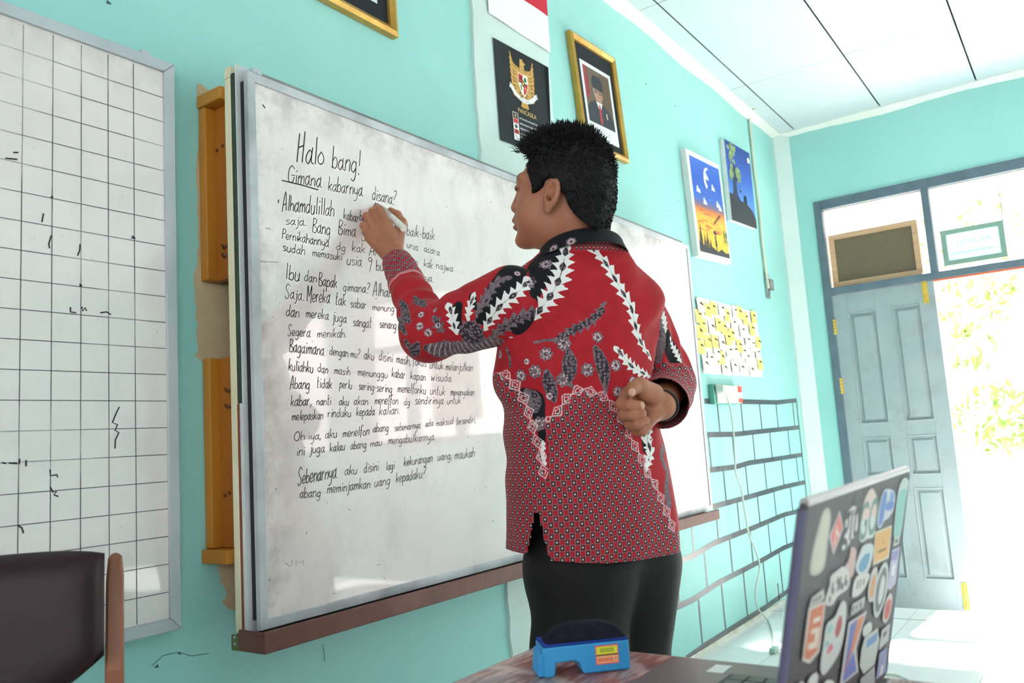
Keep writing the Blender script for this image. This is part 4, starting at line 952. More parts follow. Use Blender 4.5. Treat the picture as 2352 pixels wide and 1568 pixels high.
# back pad: rounded slab with a curved lower edge
mb = MB(); NU, NV = 28, 14
def pad_pt(u, v, sgn):
    W = .218; x = (u * 2 - 1) * W
    zt = .889 - .010 * abs(u * 2 - 1) ** 6; zb = .66 + .085 * abs(u * 2 - 1) ** 2.2
    z = zb + (zt - zb) * v
    e = (1 - abs(u * 2 - 1) ** 7) * (1 - abs(v * 2 - 1) ** 6)
    return cp(x, .004 + .018 * (x / W) ** 2 + sgn * (.006 + .020 * max(e, 0) ** .5) + (z - .66) * -.14, z)
G = [[pad_pt(i / NU, j / NV, 1) for j in range(NV + 1)] for i in range(NU + 1)]; H_ = [[pad_pt(i / NU, j / NV, -1) for j in range(NV + 1)] for i in range(NU + 1)]
V_ = [p for r in G for p in r] + [p for r in H_ for p in r]; o2 = (NU + 1) * (NV + 1); k_ = NV + 1
F_ = [(i * k_ + j, (i + 1) * k_ + j, (i + 1) * k_ + j + 1, i * k_ + j + 1) for i in range(NU) for j in range(NV)]
F_ += [tuple(o2 + q for q in f[::-1]) for f in F_]
for i in range(NU): F_ += [(i * k_, o2 + i * k_, o2 + (i + 1) * k_, (i + 1) * k_), (i * k_ + NV, (i + 1) * k_ + NV, o2 + (i + 1) * k_ + NV, o2 + i * k_ + NV)]
for j in range(NV): F_ += [(j, j + 1, o2 + j + 1, o2 + j), (NU * k_ + j, o2 + NU * k_ + j, o2 + NU * k_ + j + 1, NU * k_ + j + 1)]
mb.add(V_, F_); pad = mb.build('backrest', VINYL, ch, smooth=True)
for s in (-1, 1):
    mb = MB(); a = .230 * s
    prf = [(.006, -.034), (.016, -.05), (.03, -.052), (.03, -.02), (-.004, .005)]
    P = []
    zs_ = [.0005, .45, .72, .84, .868, .874]
    bs_ = [.03, .0, -.012, -.036, -.04, -.041]; ws_ = [.012, .012, .0118, .0115, .009, .004]; ds_ = [.022, .024, .022, .02, .015, .006]
    for z, b, w_, d_ in zip(zs_, bs_, ws_, ds_):
        P += [cp(a - w_, b - d_ - .012, z), cp(a + w_, b - d_ - .012, z), cp(a + w_, b + d_ - .012, z), cp(a - w_, b + d_ - .012, z)]
    n = len(zs_); mb.add(P, [(4 * i + j, 4 * i + (j + 1) % 4, 4 * i + 4 + (j + 1) % 4, 4 * i + 4 + j) for i in range(n - 1) for j in range(4)] + [(3, 2, 1, 0), tuple(4 * n - 4 + q for q in range(4))])
    mb.build('rear_post', CHW, ch, bevel=.004)
    mb = MB(); mb.prism([cp(a - .017, .42, .0005), cp(a + .017, .42, .0005), cp(a + .017, .455, .0005), cp(a - .017, .455, .0005)], (0, 0, .41)); mb.build('front_leg', CHW, ch, bevel=.004)
    mb = MB(); mb.prism([cp(a - .012, .02, .36), cp(a + .012, .02, .36), cp(a + .012, .44, .36), cp(a - .012, .44, .36)], (0, 0, .05)); mb.build('side_rail', CHW, ch, bevel=.004)
mb = MB(); mb.prism([cp(-.215, .012, .4105), cp(.215, .012, .4105), cp(.23, .47, .4105), cp(-.23, .47, .4105)], (0, 0, .055)); mb.build('seat', VINYL, ch, bevel=.02, segs=4)

# ------------------------------------------------------------------ board eraser
BLUE = M('blue_eraser_plastic', (62, 160, 220), (50, 146, 208), 0.45, 0.4, scale=12); FELT = M('black_felt', (24, 26, 38), (34, 36, 48), 0.95, 0.1, scale=80, bump=.3); DBLUE = M('dark_blue_felt_edge', (34, 62, 150), (28, 50, 130), .8, .2)
e0 = on(2, .7005, 1251, 1558); e1 = on(2, .7005, 1449, 1536)
ex = (e1 - e0); EL = np.linalg.norm(ex); ex /= EL; ey = np.array([-ex[1], ex[0], 0]); EW = .052
t = thing('board_eraser', 'blue board eraser with a black felt pad lying upside down on the desk', 'eraser', e0 + ex * EL / 2 + ey * EW / 2)
def ep(a, b, z): return e0 + ex * a + ey * b + uz * z
def ebox(mb, a0, a1, b0, b1, z0, z1): mb.prism([ep(a0, b0, z0), ep(a1, b0, z0), ep(a1, b1, z0), ep(a0, b1, z0)], (0, 0, z1 - z0))
mb = MB(); prof = [(0, 0), (.012, 0), (.0145, .004), (.016, .0165), (.040, .0175), (.047, .014), (.049, .003), (.053, .0), (EL, 0), (EL, .0365), (0, .0365)]
mb.prism([ep(a, 0, z) for a, z in prof], ey * EW)
mb.build('eraser_body', BLUE, t, bevel=.0022)
mb = MB()
for b in (.004, .0165, .029, .0415): mb.prism([ep(-.0075, b, .001), ep(.002, b, .001), ep(.002, b + .0075, .001), ep(-.0075, b + .0075, .001), ][::1], ex * .0 + uz * .028 + ex * .004)
mb.build('grip_rib', BLUE, t, bevel=.001)
mb = MB(); NU, NV = 26, 10; V_ = []
for i in range(NU + 1):
    for j in range(NV + 1):
        u, v = i / NU, j / NV
        hgt = .0225 * max(0, 1 - abs(u * 2 - 1.05) ** 3.2) ** .7 * max(0, (1 - abs(v * 2 - 1) ** 4)) ** .6
        V_.append(ep(.003 + (EL - .006) * u, .002 + (EW - .004) * v, .0372 + hgt))
mb.add(V_, [(i * (NV + 1) + j, (i + 1) * (NV + 1) + j, (i + 1) * (NV + 1) + j + 1, i * (NV + 1) + j + 1) for i in range(NU) for j in range(NV)]); mb.build('felt_pad', FELT, t, smooth=True)
mb = MB(); ebox(mb, .0005, EL - .0005, .0005, EW - .0005, .0366, .0395); mb.build('felt_edge', DBLUE, t, bevel=.001)
fl = Flat(ep(EL * .60, -.0003, .0095), ex * EL * .27, uz * .0235)
fl.rect(0, 1, 0, 1, (238, 96, 110)); fl.rect(.04, .96, .52, .93, (236, 228, 70)); fl.rect(.04, .96, .06, .44, (244, 190, 130)); fl.rect(.04, .96, .455, .515, (40, 50, 40), None)
for k in range(6): fl.rect(.22 + .1 * k, .29 + .1 * k, .62, .84, (150, 176, 50))
for k in range(8): fl.rect(.08 + .085 * k, .14 + .085 * k, .14, .34, (240, 110, 90))
fl.rect(.82, .9, .14, .36, (232, 150, 130)); fl.build('printed_label', PRINT, t)

# ------------------------------------------------------------------ laptop with stickers
LX0, LX1, LYH, LZH, LYT, LZT = -5.024, -4.632, -1.366, .7185, -1.415, .94
LGREY = M('dark_grey_laptop_shell', (80, 68, 74), (70, 60, 66), 0.5, 0.3, 0.0, scale=8); LSIDE = M('violet_grey_laptop_edge', (98, 92, 122), (84, 80, 108), .35, .5, .2); KEYM = M('grey_green_key', (88, 98, 94), (78, 88, 84), .5, .4, scale=30); DECK = M('grey_palm_rest', (104, 96, 100), (92, 86, 90), .38, .5, .1, scale=6); BLK = M('black_screen_glass', (16, 17, 20), (20, 21, 24), .12, .5)
lp = thing('laptop', 'open dark laptop with its lid covered in stickers, on the desk at bottom right', 'laptop', ((LX0 + LX1) / 2, LYH, .7005))
mb = MB(); mb.box(LX0, LX1, LYH - .008, -1.115, .7008, .7175); mb.build('base', DECK, lp, bevel=.004, segs=3)
mb = MB(); ka, kb = -4.99, -4.69; y0, y1 = -1.335, -1.215
mb.box(ka - .006, kb + .006, y0 - .006, y1 + .006, .7172, .7181); tray_ = mb.build('keyboard_bed', M('dark_green_grey_bed', (66, 78, 74), (58, 70, 66), .6, .3), lp)
key = None
for r in range(6):
    for c in range(15):
        w_ = (kb - ka) / 15; d_ = (y1 - y0) / 6; x = ka + w_ * c; y = y0 + d_ * r
        mb = MB(); mb.box(x + .0012, x + w_ - .0012, y + .0014, y + d_ - .0014, .7182, .7202); mb.build('key', KEYM, lp, bevel=.0007)
mb = MB(); mb.box(-4.90, -4.79, -1.195, -1.127, .7176, .7180); mb.build('touchpad', LGREY, lp)
q = on(2, .718, 1652, 1535); mb = MB(); mb.box(q[0] - .016, q[0] + .016, q[1] - .010, q[1] + .010, .7176, .7180); mb.build('white_label', SHEETW, lp)
Vl = np.array([0, LYT - LYH, LZT - LZH]); Ln = np.linalg.norm(Vl); vdir = Vl / Ln; nrm_ = np.cross(np.array([1.0, 0, 0]), vdir)   # faces -y
O_ = np.array([LX0, LYH, LZH])
mb = MB(); mb.prism([O_, O_ + [LX1 - LX0, 0, 0], O_ + [LX1 - LX0, 0, 0] + Vl, O_ + Vl], -nrm_ * .0065); lid = mb.build('lid', [LGREY], lp, bevel=.003, segs=3)
for a, b in ((O_, O_ + Vl), (O_ + [LX1 - LX0, 0, 0], O_ + [LX1 - LX0, 0, 0] + Vl)): MB().tube([a - nrm_ * .0033 + vdir * .004, b - nrm_ * .0033 - vdir * .004], .0036, 8).build('lid_edge', LSIDE, lid)
mb = MB(); mb.tube([O_ + Vl - nrm_ * .0033 + [.004, 0, 0], O_ + Vl - nrm_ * .0033 + [LX1 - LX0 - .004, 0, 0]], .0037, 8); mb.build('lid_edge', M('pale_grey_edge', (176, 170, 172), (160, 154, 158), .35, .5, .2), lid)
i0 = O_ - nrm_ * .0069; mb = MB(); mb.prism([i0 + [.012, 0, 0] + vdir * .018, i0 + [LX1 - LX0 - .012, 0, 0] + vdir * .018, i0 + [LX1 - LX0 - .012, 0, 0] + vdir * (Ln - .01), i0 + [.012, 0, 0] + vdir * (Ln - .01)], -nrm_ * .0004); mb.build('screen', BLK, lid)
for x in (LX0 + .06, LX1 - .06): mb = MB(); mb.cyl((x - .02, LYH + .002, .7185), (x + .02, LYH + .002, .7185), .0045, 10); mb.build('hinge', LGREY, lp)
def lidp(X, Y):
    x, y = 1780 + X / 3.085, 1060 + Y / 3.085; d = ray(x, y); tt = np.dot(O_ - CAM_C, nrm_) / np.dot(d, nrm_); P = CAM_C + d * tt - O_
    return (P[0] / (LX1 - LX0), np.dot(P, vdir) / Ln)
fl = Flat(O_, np.array([LX1 - LX0, 0, 0]), Vl)
def stk(col, *pts, sm=True, n=4):
    q = [lidp(*p) for p in pts]
    if sm: q = [tuple(p) for p in catmull(q, n, True)]
    fl.poly(q, col)
def stl(col, w, *pts): fl.line([lidp(*p) for p in pts], w, col)
PALE_ = (214, 206, 204)
# (character stickers are left as plain paper shapes)
stk((190, 184, 172), (380, 330), (395, 400), (375, 560), (350, 740), (300, 800), (250, 790), (262, 660), (300, 500), (340, 360)); stk((206, 198, 180), (376, 370), (384, 420), (364, 560), (338, 720), (296, 770), (266, 760), (280, 650), (312, 510), (346, 390))
stk((206, 198, 198), (458, 345), (485, 470), (413, 662), (385, 530), sm=False); stk((222, 116, 112), (455, 365), (476, 470), (415, 632), (395, 530), sm=False); stl((240, 226, 220), .006, (440, 450), (430, 520), (420, 590)); stl((240, 226, 220), .006, (436, 480), (450, 530))
stk(PALE_, (495, 400), (535, 330), (560, 315), (585, 345), (578, 520), (540, 545), (520, 590), (480, 625), (465, 590), (490, 540))
u_, v_ = lidp(528, 470); fl.text('git', u_ + .005, v_ - .045, .14, (70, 62, 66), bold=.01)
stk((222, 192, 186), (690, 190), (720, 260), (712, 390), (660, 420), (615, 410), (625, 300), (655, 220)); stk((206, 214, 208), (600, 430), (640, 410), (700, 385), (712, 430), (695, 530), (650, 545), (620, 570), (595, 545))
u_, v_ = lidp(655, 480); fl.text('GO', u_, v_ - .03, .125, (110, 136, 130), bold=.012)
stk((196, 198, 210), (775, 198), (845, 215), (840, 330), (800, 400), (770, 420), (745, 470), (722, 440), (740, 300)); stk((92, 126, 196), (772, 215), (792, 225), (770, 380), (745, 455), (730, 435), (748, 300)); stk((92, 126, 196), (790, 290), (838, 280), (832, 330), (785, 345)); stk((112, 142, 204), (820, 215), (842, 225), (836, 270), (812, 275))
stk((216, 200, 176), (705, 497), (826, 448), (803, 680), (690, 735), sm=False); stk((226, 168, 92), (712, 510), (818, 466), (796, 668), (698, 716), sm=False); stl((120, 84, 50), .006, (728, 640), (785, 612)); stl((150, 104, 60), .008, (764, 545), (762, 575))
stk((190, 200, 196), (875, 180), (910, 115), (942, 135), (930, 220), (885, 515), (838, 528), (850, 350)); stk((134, 190, 182), (880, 220), (925, 210), (884, 500), (843, 515), (856, 350))
stk((200, 200, 196), (842, 540), (880, 528), (872, 580), (832, 600), sm=False); stl((110, 108, 108), .012, (845, 565), (868, 556))
stk((188, 180, 206), (822, 625), (880, 600), (850, 860), (815, 905), (790, 900), sm=False); stk((150, 140, 190), (826, 640), (872, 622), (862, 690), (812, 705), sm=False); stk((226, 222, 228), (828, 730), (850, 720), (838, 800), (820, 810), sm=False)
stk((208, 172, 168), (535, 605), (572, 640), (545, 800), (500, 810), (490, 740), (515, 690)); stk(PALE_, (430, 770), (480, 740), (520, 790), (512, 890), (440, 950), (400, 1010), (360, 1015), (352, 965), (380, 870), (385, 810))
for P4 in (((410, 850), (395, 900), (412, 920)), ((430, 830), (450, 870), (430, 905)), ((462, 810), (455, 870), (478, 885)), ((495, 800), (490, 850), (505, 860)), ((375, 960), (385, 985))): stl((120, 112, 114), .014, *P4)
stk((200, 204, 206), (620, 590), (680, 580), (690, 640), (650, 780), (600, 810), (562, 750), (590, 650)); stk((100, 150, 184), (625, 660), (665, 650), (640, 750), (595, 780), (585, 730)); stk(PALE_, (570, 810), (660, 790), (645, 860), (600, 930), (545, 960), (540, 910))
for P4 in (((580, 840), (570, 900)), ((600, 830), (592, 890)), ((625, 825), (615, 870))): stl((120, 112, 114), .012, *P4)
stk((200, 190, 186), (690, 750), (718, 770), (700, 960), (660, 990), (648, 930), (665, 820)); stk((214, 150, 110), (690, 800), (704, 830), (690, 940), (665, 960), (660, 910))
stk((196, 194, 194), (775, 710), (795, 780), (775, 960), (720, 1095), (690, 1070), (695, 900), (735, 760)); stk((110, 106, 110), (770, 745), (782, 800), (762, 960), (722, 1060), (702, 1040), (708, 900), (740, 790)); stk((206, 204, 206), (758, 800), (770, 850), (752, 960), (728, 1010), (722, 960), (740, 850))
stk((204, 190, 188), (805, 930), (822, 960), (805, 1080), (775, 1140), (752, 1110), (770, 1000)); stk((206, 92, 78), (800, 970), (814, 990), (800, 1080), (778, 1115), (764, 1090), (775, 1010)); stl((120, 50, 48), .012, (790, 1020), (788, 1060))
stk((182, 178, 178), (535, 1005), (630, 950), (615, 1030), (525, 1090), sm=False)
for P4 in (((545, 1020), (540, 1060)), ((570, 1010), (562, 1045)), ((600, 990), (592, 1030))): stl((88, 82, 86), .014, *P4)
# shield with a 5
stk((196, 190, 186), (245, 960), (330, 895), (338, 960), (318, 985), (228, 1025), sm=False)
for P4 in (((262, 965), (255, 1000)), ((285, 950), (278, 990)), ((308, 935), (302, 975))): stl((96, 90, 92), .012, *P4)
stk((214, 200, 192), (222, 1030), (346, 980), (300, 1340), (230, 1425), (175, 1405), sm=False); stk((212, 118, 88), (236, 1045), (334, 1003), (288, 1328), (228, 1398), (188, 1385), sm=False)
stk((228, 208, 196), (262, 1105), (308, 1088), (304, 1120), (262, 1138), (257, 1180), (302, 1165), (282, 1310), (216, 1330), (222, 1285), (262, 1270), (270, 1205), (236, 1218), sm=False); stk((212, 118, 88), (262, 1140), (260, 1180), (240, 1190), (244, 1148), sm=False)
stk((206, 202, 200), (455, 990), (490, 1010), (480, 1180), (450, 1320), (400, 1420), (330, 1505), (305, 1450), (330, 1270), (350, 1150), (410, 1090)); stk((176, 72, 78), (440, 1090), (460, 1110), (450, 1190), (420, 1245), (410, 1190)); stk((150, 190, 188), (375, 1150), (395, 1160), (370, 1215), (352, 1200)); stk((220, 120, 130), (378, 1280), (395, 1310), (370, 1350), (348, 1350)); stk((150, 190, 188), (345, 1270), (365, 1265), (360, 1300), (338, 1310))
stk((204, 196, 196), (505, 1135), (636, 1050), (560, 1320), (575, 1480), (440, 1590), sm=False); stk((112, 116, 180), (515, 1150), (570, 1112), (500, 1440), (462, 1560), sm=False); stk((218, 128, 90), (572, 1112), (622, 1078), (545, 1320), (505, 1390), sm=False); stk((112, 116, 186), (542, 1335), (562, 1475), (462, 1560), (500, 1430), sm=False); stk((170, 106, 140), (515, 1330), (530, 1345), (475, 1500), (470, 1470), sm=False)
stk((208, 204, 200), (610, 1170), (660, 1130), (670, 1190), (612, 1235)); stk((196, 192, 190), (620, 1240), (712, 1170), (725, 1260), (690, 1430), (610, 1500), (583, 1440), (595, 1330), sm=False); stk((108, 148, 196), (635, 1260), (712, 1200), (706, 1260), (630, 1318), sm=False)
stk((192, 188, 188), (740, 1190), (800, 1140), (790, 1260), (720, 1330), sm=False); stl((90, 84, 88), .012, (750, 1230), (775, 1200)); stk((150, 148, 190), (725, 1350), (780, 1310), (770, 1480), (700, 1540), sm=False); stk((214, 212, 216), (735, 1440), (755, 1430), (745, 1500), (725, 1510), sm=False)
stk((170, 164, 166), (590, 1530), (690, 1440), (690, 1560), (580, 1640), sm=False); stk(PALE_, (260, 1490), (285, 1510), (260, 1620), (200, 1640), (215, 1540)); stk(PALE_, (350, 1540), (400, 1560), (370, 1680), (300, 1680), (310, 1590)); stk(PALE_, (150, 1560), (190, 1570), (170, 1680), (110, 1700))
fl.build('sticker_print', STICK, lid)
# ------------------------------------------------------------------ the writing person: implicit surfaces meshed with surface nets
def smin(a, b, k):
    h = np.clip(0.5 + 0.5 * (b - a) / k, 0, 1); return b + (a - b) * h - k * h * (1 - h)
def smax(a, b, k): return -smin(-a, -b, k)
def caps(P, a, b, ra, rb=None):
    a = np.asarray(a, float); b = np.asarray(b, float); rb = ra if rb is None else rb
    ab = b - a; t = np.clip(((P - a) @ ab) / ab.dot(ab), 0, 1)
    return np.linalg.norm(P - a - t[:, None] * ab, axis=1) - (ra + (rb - ra) * t)
def ell(P, c, r):
    q = P - np.asarray(c, float); r = np.asarray(r, float); k0 = np.linalg.norm(q / r, axis=1); k1 = np.linalg.norm(q / (r * r), axis=1)
    return k0 * (k0 - 1) / np.maximum(k1, 1e-9)
def sph(P, c, r): return np.linalg.norm(P - np.asarray(c, float), axis=1) - r
def chain(P, pts, rs, k=0.004):
    d = None
    for i in range(len(pts) - 1):
        e = caps(P, pts[i], pts[i + 1], rs[i], rs[i + 1]); d = e if d is None else smin(d, e, k)
    return d
def evalf(f, P, ch=400000):
    return np.concatenate([f(P[i:i + ch]) for i in range(0, len(P), ch)]) if len(P) else np.zeros(0)
def nets(f, lo, hi, h, B=6, slack=1.35):
    lo = np.array(lo, float); hi = np.array(hi, float); H = h * B
    nb = np.ceil((hi - lo) / H).astype(int)
    I = np.stack(np.meshgrid(*[np.arange(n) for n in nb], indexing='ij'), -1).reshape(-1, 3)
    d = evalf(f, lo + (I + .5) * H); I = I[np.abs(d) < H * 0.87 * slack]
    o = np.stack(np.meshgrid(*[np.arange(B)] * 3, indexing='ij'), -1).reshape(-1, 3)
    C = (I[:, None, :] * B + o[None]).reshape(-1, 3)              # candidate cells
    N = (nb * B + 2).astype(np.int64)
    def key(c): return (c[:, 0].astype(np.int64) * N[1] + c[:, 1]) * N[2] + c[:, 2]
    corners = np.array([[i, j, k] for i in (0, 1) for j in (0, 1) for k in (0, 1)])
    ck = np.stack([key(C + c) for c in corners], 1)
    uk, inv = np.unique(ck.ravel(), return_inverse=True)
    g = np.stack([uk // (N[1] * N[2]), (uk // N[2]) % N[1], uk % N[2]], 1)
    dv = evalf(f, lo + g * h)[inv].reshape(ck.shape)
    s = dv < 0; act = s.any(1) & ~s.all(1); C = C[act]; dv = dv[act]; s = s[act]
    pos = np.zeros((len(C), 3)); cnt = np.zeros(len(C))
    for a in range(8):
        for ax in range(3):
            if corners[a][ax] == 0:
                b = a + (4, 2, 1)[ax]; m = s[:, a] != s[:, b]
                t = dv[m, a] / (dv[m, a] - dv[m, b]); p = np.tile(corners[a].astype(float), (m.sum(), 1)); p[:, ax] += t
                pos[m] += p; cnt[m] += 1
    V_ = lo + (C + pos / cnt[:, None]) * h
    kk = key(C); order = np.argsort(kk); ks = kk[order]
    def find(c):
        q = key(c); i = np.clip(np.searchsorted(ks, q), 0, len(ks) - 1); return order[i], ks[i] == q
    F_ = []
    for ax in range(3):
        b = (4, 2, 1)[ax]; m = s[:, 0] != s[:, b]; idx = np.nonzero(m)[0]; c = C[idx]; u, v = [(1, 2), (2, 0), (0, 1)][ax]
        du = np.zeros(3, int); du[u] = 1; dw = np.zeros(3, int); dw[v] = 1
        a1, o1 = find(c - du); a2, o2 = find(c - du - dw); a3, o3 = find(c - dw); ok = o1 & o2 & o3
        q = np.stack([idx, a1, a2, a3], 1)[ok]; fl_ = s[idx, 0][ok]
        q[~fl_] = q[~fl_][:, ::-1]; F_.append(q)
    return V_, np.concatenate(F_)
def grad(f, P, e=0.0008):
    g = np.stack([evalf(f, P + np.eye(3)[k] * e) - evalf(f, P - np.eye(3)[k] * e) for k in range(3)], 1) / (2 * e)
    return g
def settle(f, V_, n=1):
    for _ in range(n):
        g = grad(f, V_); d = evalf(f, V_); V_ = V_ - g * (d / np.maximum((g * g).sum(1), .05))[:, None] * .9
    return V_
def keep_faces(V_, F_, m):
    F_ = F_[m[F_].all(1)]; u, inv = np.unique(F_.ravel(), return_inverse=True); return V_[u], inv.reshape(F_.shape), u
def subdivide(V_, F_):
    E = np.concatenate([F_[:, [i, (i + 1) % 4]] for i in range(4)]); E.sort(1)
    k = E[:, 0].astype(np.int64) * len(V_) + E[:, 1]; u, inv = np.unique(k, return_inverse=True)
    em = (V_[u // len(V_)] + V_[u % len(V_)]) / 2; fc = V_[F_].mean(1); n0, n1, m = len(V_), len(em), len(F_)
    e = [n0 + inv[i * m:(i + 1) * m] for i in range(4)]; c = n0 + n1 + np.arange(m)
    return np.concatenate([V_, em, fc]), np.concatenate([np.stack([F_[:, i], e[i], c, e[i - 1]], 1) for i in range(4)])
def mesh_obj(name, V_, F_, mat, parent, attrs=None, smooth=True, solid=0.0):
    me = bpy.data.meshes.new(name); n, m = len(V_), len(F_)
    org = np.array(parent.get('_o', (0, 0, 0)), float) if parent is not None else np.zeros(3)
    me.vertices.add(n); me.vertices.foreach_set('co', (V_ - org).astype(np.float32).ravel())
    me.loops.add(m * 4); me.loops.foreach_set('vertex_index', F_.astype(np.int32).ravel())
    me.polygons.add(m); me.polygons.foreach_set('loop_start', np.arange(0, m * 4, 4, dtype=np.int32))
    me.update(calc_edges=True); me.validate()
    me.polygons.foreach_set('use_smooth', [smooth] * len(me.polygons))
    for m_ in (mat if isinstance(mat, (list, tuple)) else [mat]): me.materials.append(m_)
    for k, v in (attrs or {}).items():
        a = me.attributes.new(k, 'FLOAT', 'POINT'); a.data.foreach_set('value', v.astype(np.float32))
    o = bpy.data.objects.new(name, me); COL.objects.link(o)
    if parent is not None: o.parent = parent; o['_o'] = [float(v) for v in org]
    if solid:
        md = o.modifiers.new('thickness', 'SOLIDIFY'); md.thickness = solid; md.offset = -1
    return o
def wob(P, s, seed=0):
    """cheap smooth pseudo-noise in -1..1"""
    r = np.random.default_rng(seed); d = np.zeros(len(P))
    for k in range(5):
        w_ = r.normal(size=3) * s; d += np.sin(P @ w_ + r.uniform(0, 6)) / 5
    return d * 1.4

TF = np.array([.616, .788, 0]); TL_ = np.array([-.788, .616, 0]); UZ = np.array([0, 0, 1.0])     # torso faces TF
PO = at(1345, 1270, 1.71); PO[2] = 0.0
person = thing('person', 'person in red batik shirt writing on the whiteboard, one hand behind the back', 'person', PO)

# ---- skin
def skin_mat(name, base, dark, red):
    m, t, b = newmat(name, 0.5, 0.35)
    c = t.mix(t.ramp(t.noise(14, 5), 0.3, 0.7), lin(base), lin(dark))
    c = t.mix(t.math('MULTIPLY', t.ramp(t.noise(60, 3), .5, .8), .3), c, lin(red))
    lips = t.attr('lip'); nail = t.attr('nail')
    c = t.mix(lips, c, lin((150, 96, 88))); c = t.mix(nail, c, lin((226, 180, 164)))
    c = t.mix(t.attr('brow'), c, lin((44, 34, 32)))
    t.link(c, b.inputs['Base Color']); b.inputs['Subsurface Weight'].default_value = 0.08
    b.inputs['Subsurface Radius'].default_value = (.01, .004, .002); b.inputs['Subsurface Scale'].default_value = .5
    t.bump(t.noise(260, 2), .08, .001, b); return m
SKIN = skin_mat('warm_brown_skin', (172, 114, 86), (160, 102, 76), (182, 106, 84))
# head frame
yw, pt = math.radians(103), math.radians(6)
HF = np.array([math.cos(yw) * math.cos(pt), math.sin(yw) * math.cos(pt), math.sin(pt)]); HL = np.array([-math.sin(yw), math.cos(yw), 0]); HU = np.cross(HF, HL)
HR = np.stack([HF, HL, HU]); HC = at(1287, 438, 1.74)
def hp(x, y, z): return HC + np.array([x, y, z]) @ HR
def head_local(q):
    d = ell(q, (-.008, 0, .018), (.088, .074, .082))
    d = smin(d, ell(q, (.030, 0, -.020), (.064, .064, .085)), .02)
    d = smin(d, ell(q, (.040, 0, -.078), (.050, .054, .042)), .022)
    for s in (-1, 1):
        d = smin(d, ell(q, (.045, s * .036, -.055), (.036, .030, .040)), .02)
        d = smin(d, caps(q, (.088, s * .012, .024), (.072, s * .046, .022), .0085), .014)
    d = smin(d, ell(q, (.076, 0, -.105), (.022, .026, .017)), .016)
    for s in (-1, 1): d = smax(d, -sph(q, (.101, s * .031, .004), .0155), .012)
    d = smin(d, caps(q, (.090, 0, .006), (.100, 0, -.030), .0075, .012), .010)
    for s in (-1, 1):
        d = smin(d, ell(q, (.095, s * .013, -.036), (.011, .009, .008)), .006)
        d = smax(d, -ell(q, (.103, s * .007, -.044), (.005, .004, .004)), .003)
        d = smin(d, ell(q, (.079, s * .031, .003), (.012, .015, .010)), .004)
        d = smax(d, -caps(q, (.091, s * .020, -.001), (.084, s * .044, .000), .0012), .002)
    d = smin(d, ell(q, (.086, 0, -.058), (.017, .028, .014)), .010)
    d = smin(d, ell(q, (.096, 0, -.0615), (.010, .021, .006)), .004); d = smin(d, ell(q, (.094, 0, -.0755), (.010, .018, .0065)), .004)
    d = smax(d, -caps(q, (.106, -.02, -.0685), (.106, .02, -.0685), .0018), .003)
    for s in (-1, 1):
        c = np.array([-.010, s * .075, -.031]); p = q - c
        # ear plate tilted back, rim and hollow
        ca, sa = math.cos(-.22), math.sin(-.22)
        pp = np.stack([p[:, 0] * ca - p[:, 2] * sa, p[:, 1] * s - .30 * -p[:, 0], p[:, 0] * sa + p[:, 2] * ca], 1)
        e = ell(pp, (0, .005, .004), (.0185, .0095, .0315)); e = smin(e, ell(pp, (.003, .003, -.026), (.009, .006, .011)), .006)
        e = smax(e, -ell(pp, (.002, .0145, .005), (.0120, .0115, .0220)), .004); e = smin(e, caps(pp, (.013, .004, -.004), (.012, .004, -.012), .0035), .004)
        e = smax(e, -ell(pp, (.005, .010, -.006), (.007, .012, .009)), .003)
        d = smin(d, e, .005)
    return d
# neck, torso core, arms, hands, legs (the parts under the clothes are slim)
NB = at(1322, 570, 1.745)
Ls, Le, Lw = at(1174, 684, 1.668), at(985, 765, 1.745), at(914, 606, 1.945)
Rs, Re, Rw = at(1462, 715, 1.765), at(1543, 878, 1.90), at(1522, 930, 1.645)
hipc = at(1368, 1230, 1.735); hipL, hipR = at(1332, 1300, 1.685), at(1440, 1300, 1.80)
ftL = np.array([hipL[0] - .01, hipL[1] + .01, .04]); ftR = np.array([hipR[0] + .02, hipR[1] + .03, .04])
knL = (hipL + ftL) / 2 + [0, .02, 0]; knR = (hipR + ftR) / 2 + [0, .02, 0]
chest = at(1332, 760, 1.745); belly = at(1345, 1050, 1.73)
# left hand (writing): points measured on the photo at their depth
LH = dict(mcp=[at(888, 514, 2.015), at(875, 524, 2.02), at(863, 534, 2.012), at(851, 545, 1.995)],
          pip=[at(872, 482, 2.032), at(857, 488, 2.034), at(842, 497, 2.018), at(835, 518, 2.000)],
          dip=[at(866, 476, 2.055), at(855, 485, 2.058), at(843, 497, 2.040), at(837, 519, 2.026)],
          tip=[at(868, 478, 2.074), at(864, 489, 2.072), at(855, 504, 2.052), at(849, 524, 2.036)],
          r=[.0108, .0108, .0104, .0095])
LT = [at(910, 572, 1.97), at(921, 512, 2.062), at(912, 494, 2.082), at(897, 483, 2.096)]
RH = dict(mcp=[at(1443, 904, 1.617), at(1446, 925, 1.622), at(1455, 950, 1.624), at(1468, 972, 1.627)],
          pip=[at(1428, 928, 1.582), at(1433, 952, 1.584), at(1447, 973, 1.587), at(1464, 989, 1.592)],
          dip=[at(1448, 931, 1.562), at(1452, 953, 1.564), at(1464, 974, 1.568), at(1477, 989, 1.575)],
          tip=[at(1470, 931, 1.566), at(1474, 949, 1.569), at(1483, 966, 1.574), at(1490, 980, 1.582)],
          r=[.0126, .0124, .0118, .0105])
RT = [at(1503, 903, 1.617), at(1470, 885, 1.587), at(1454, 891, 1.572), at(1449, 902, 1.560)]
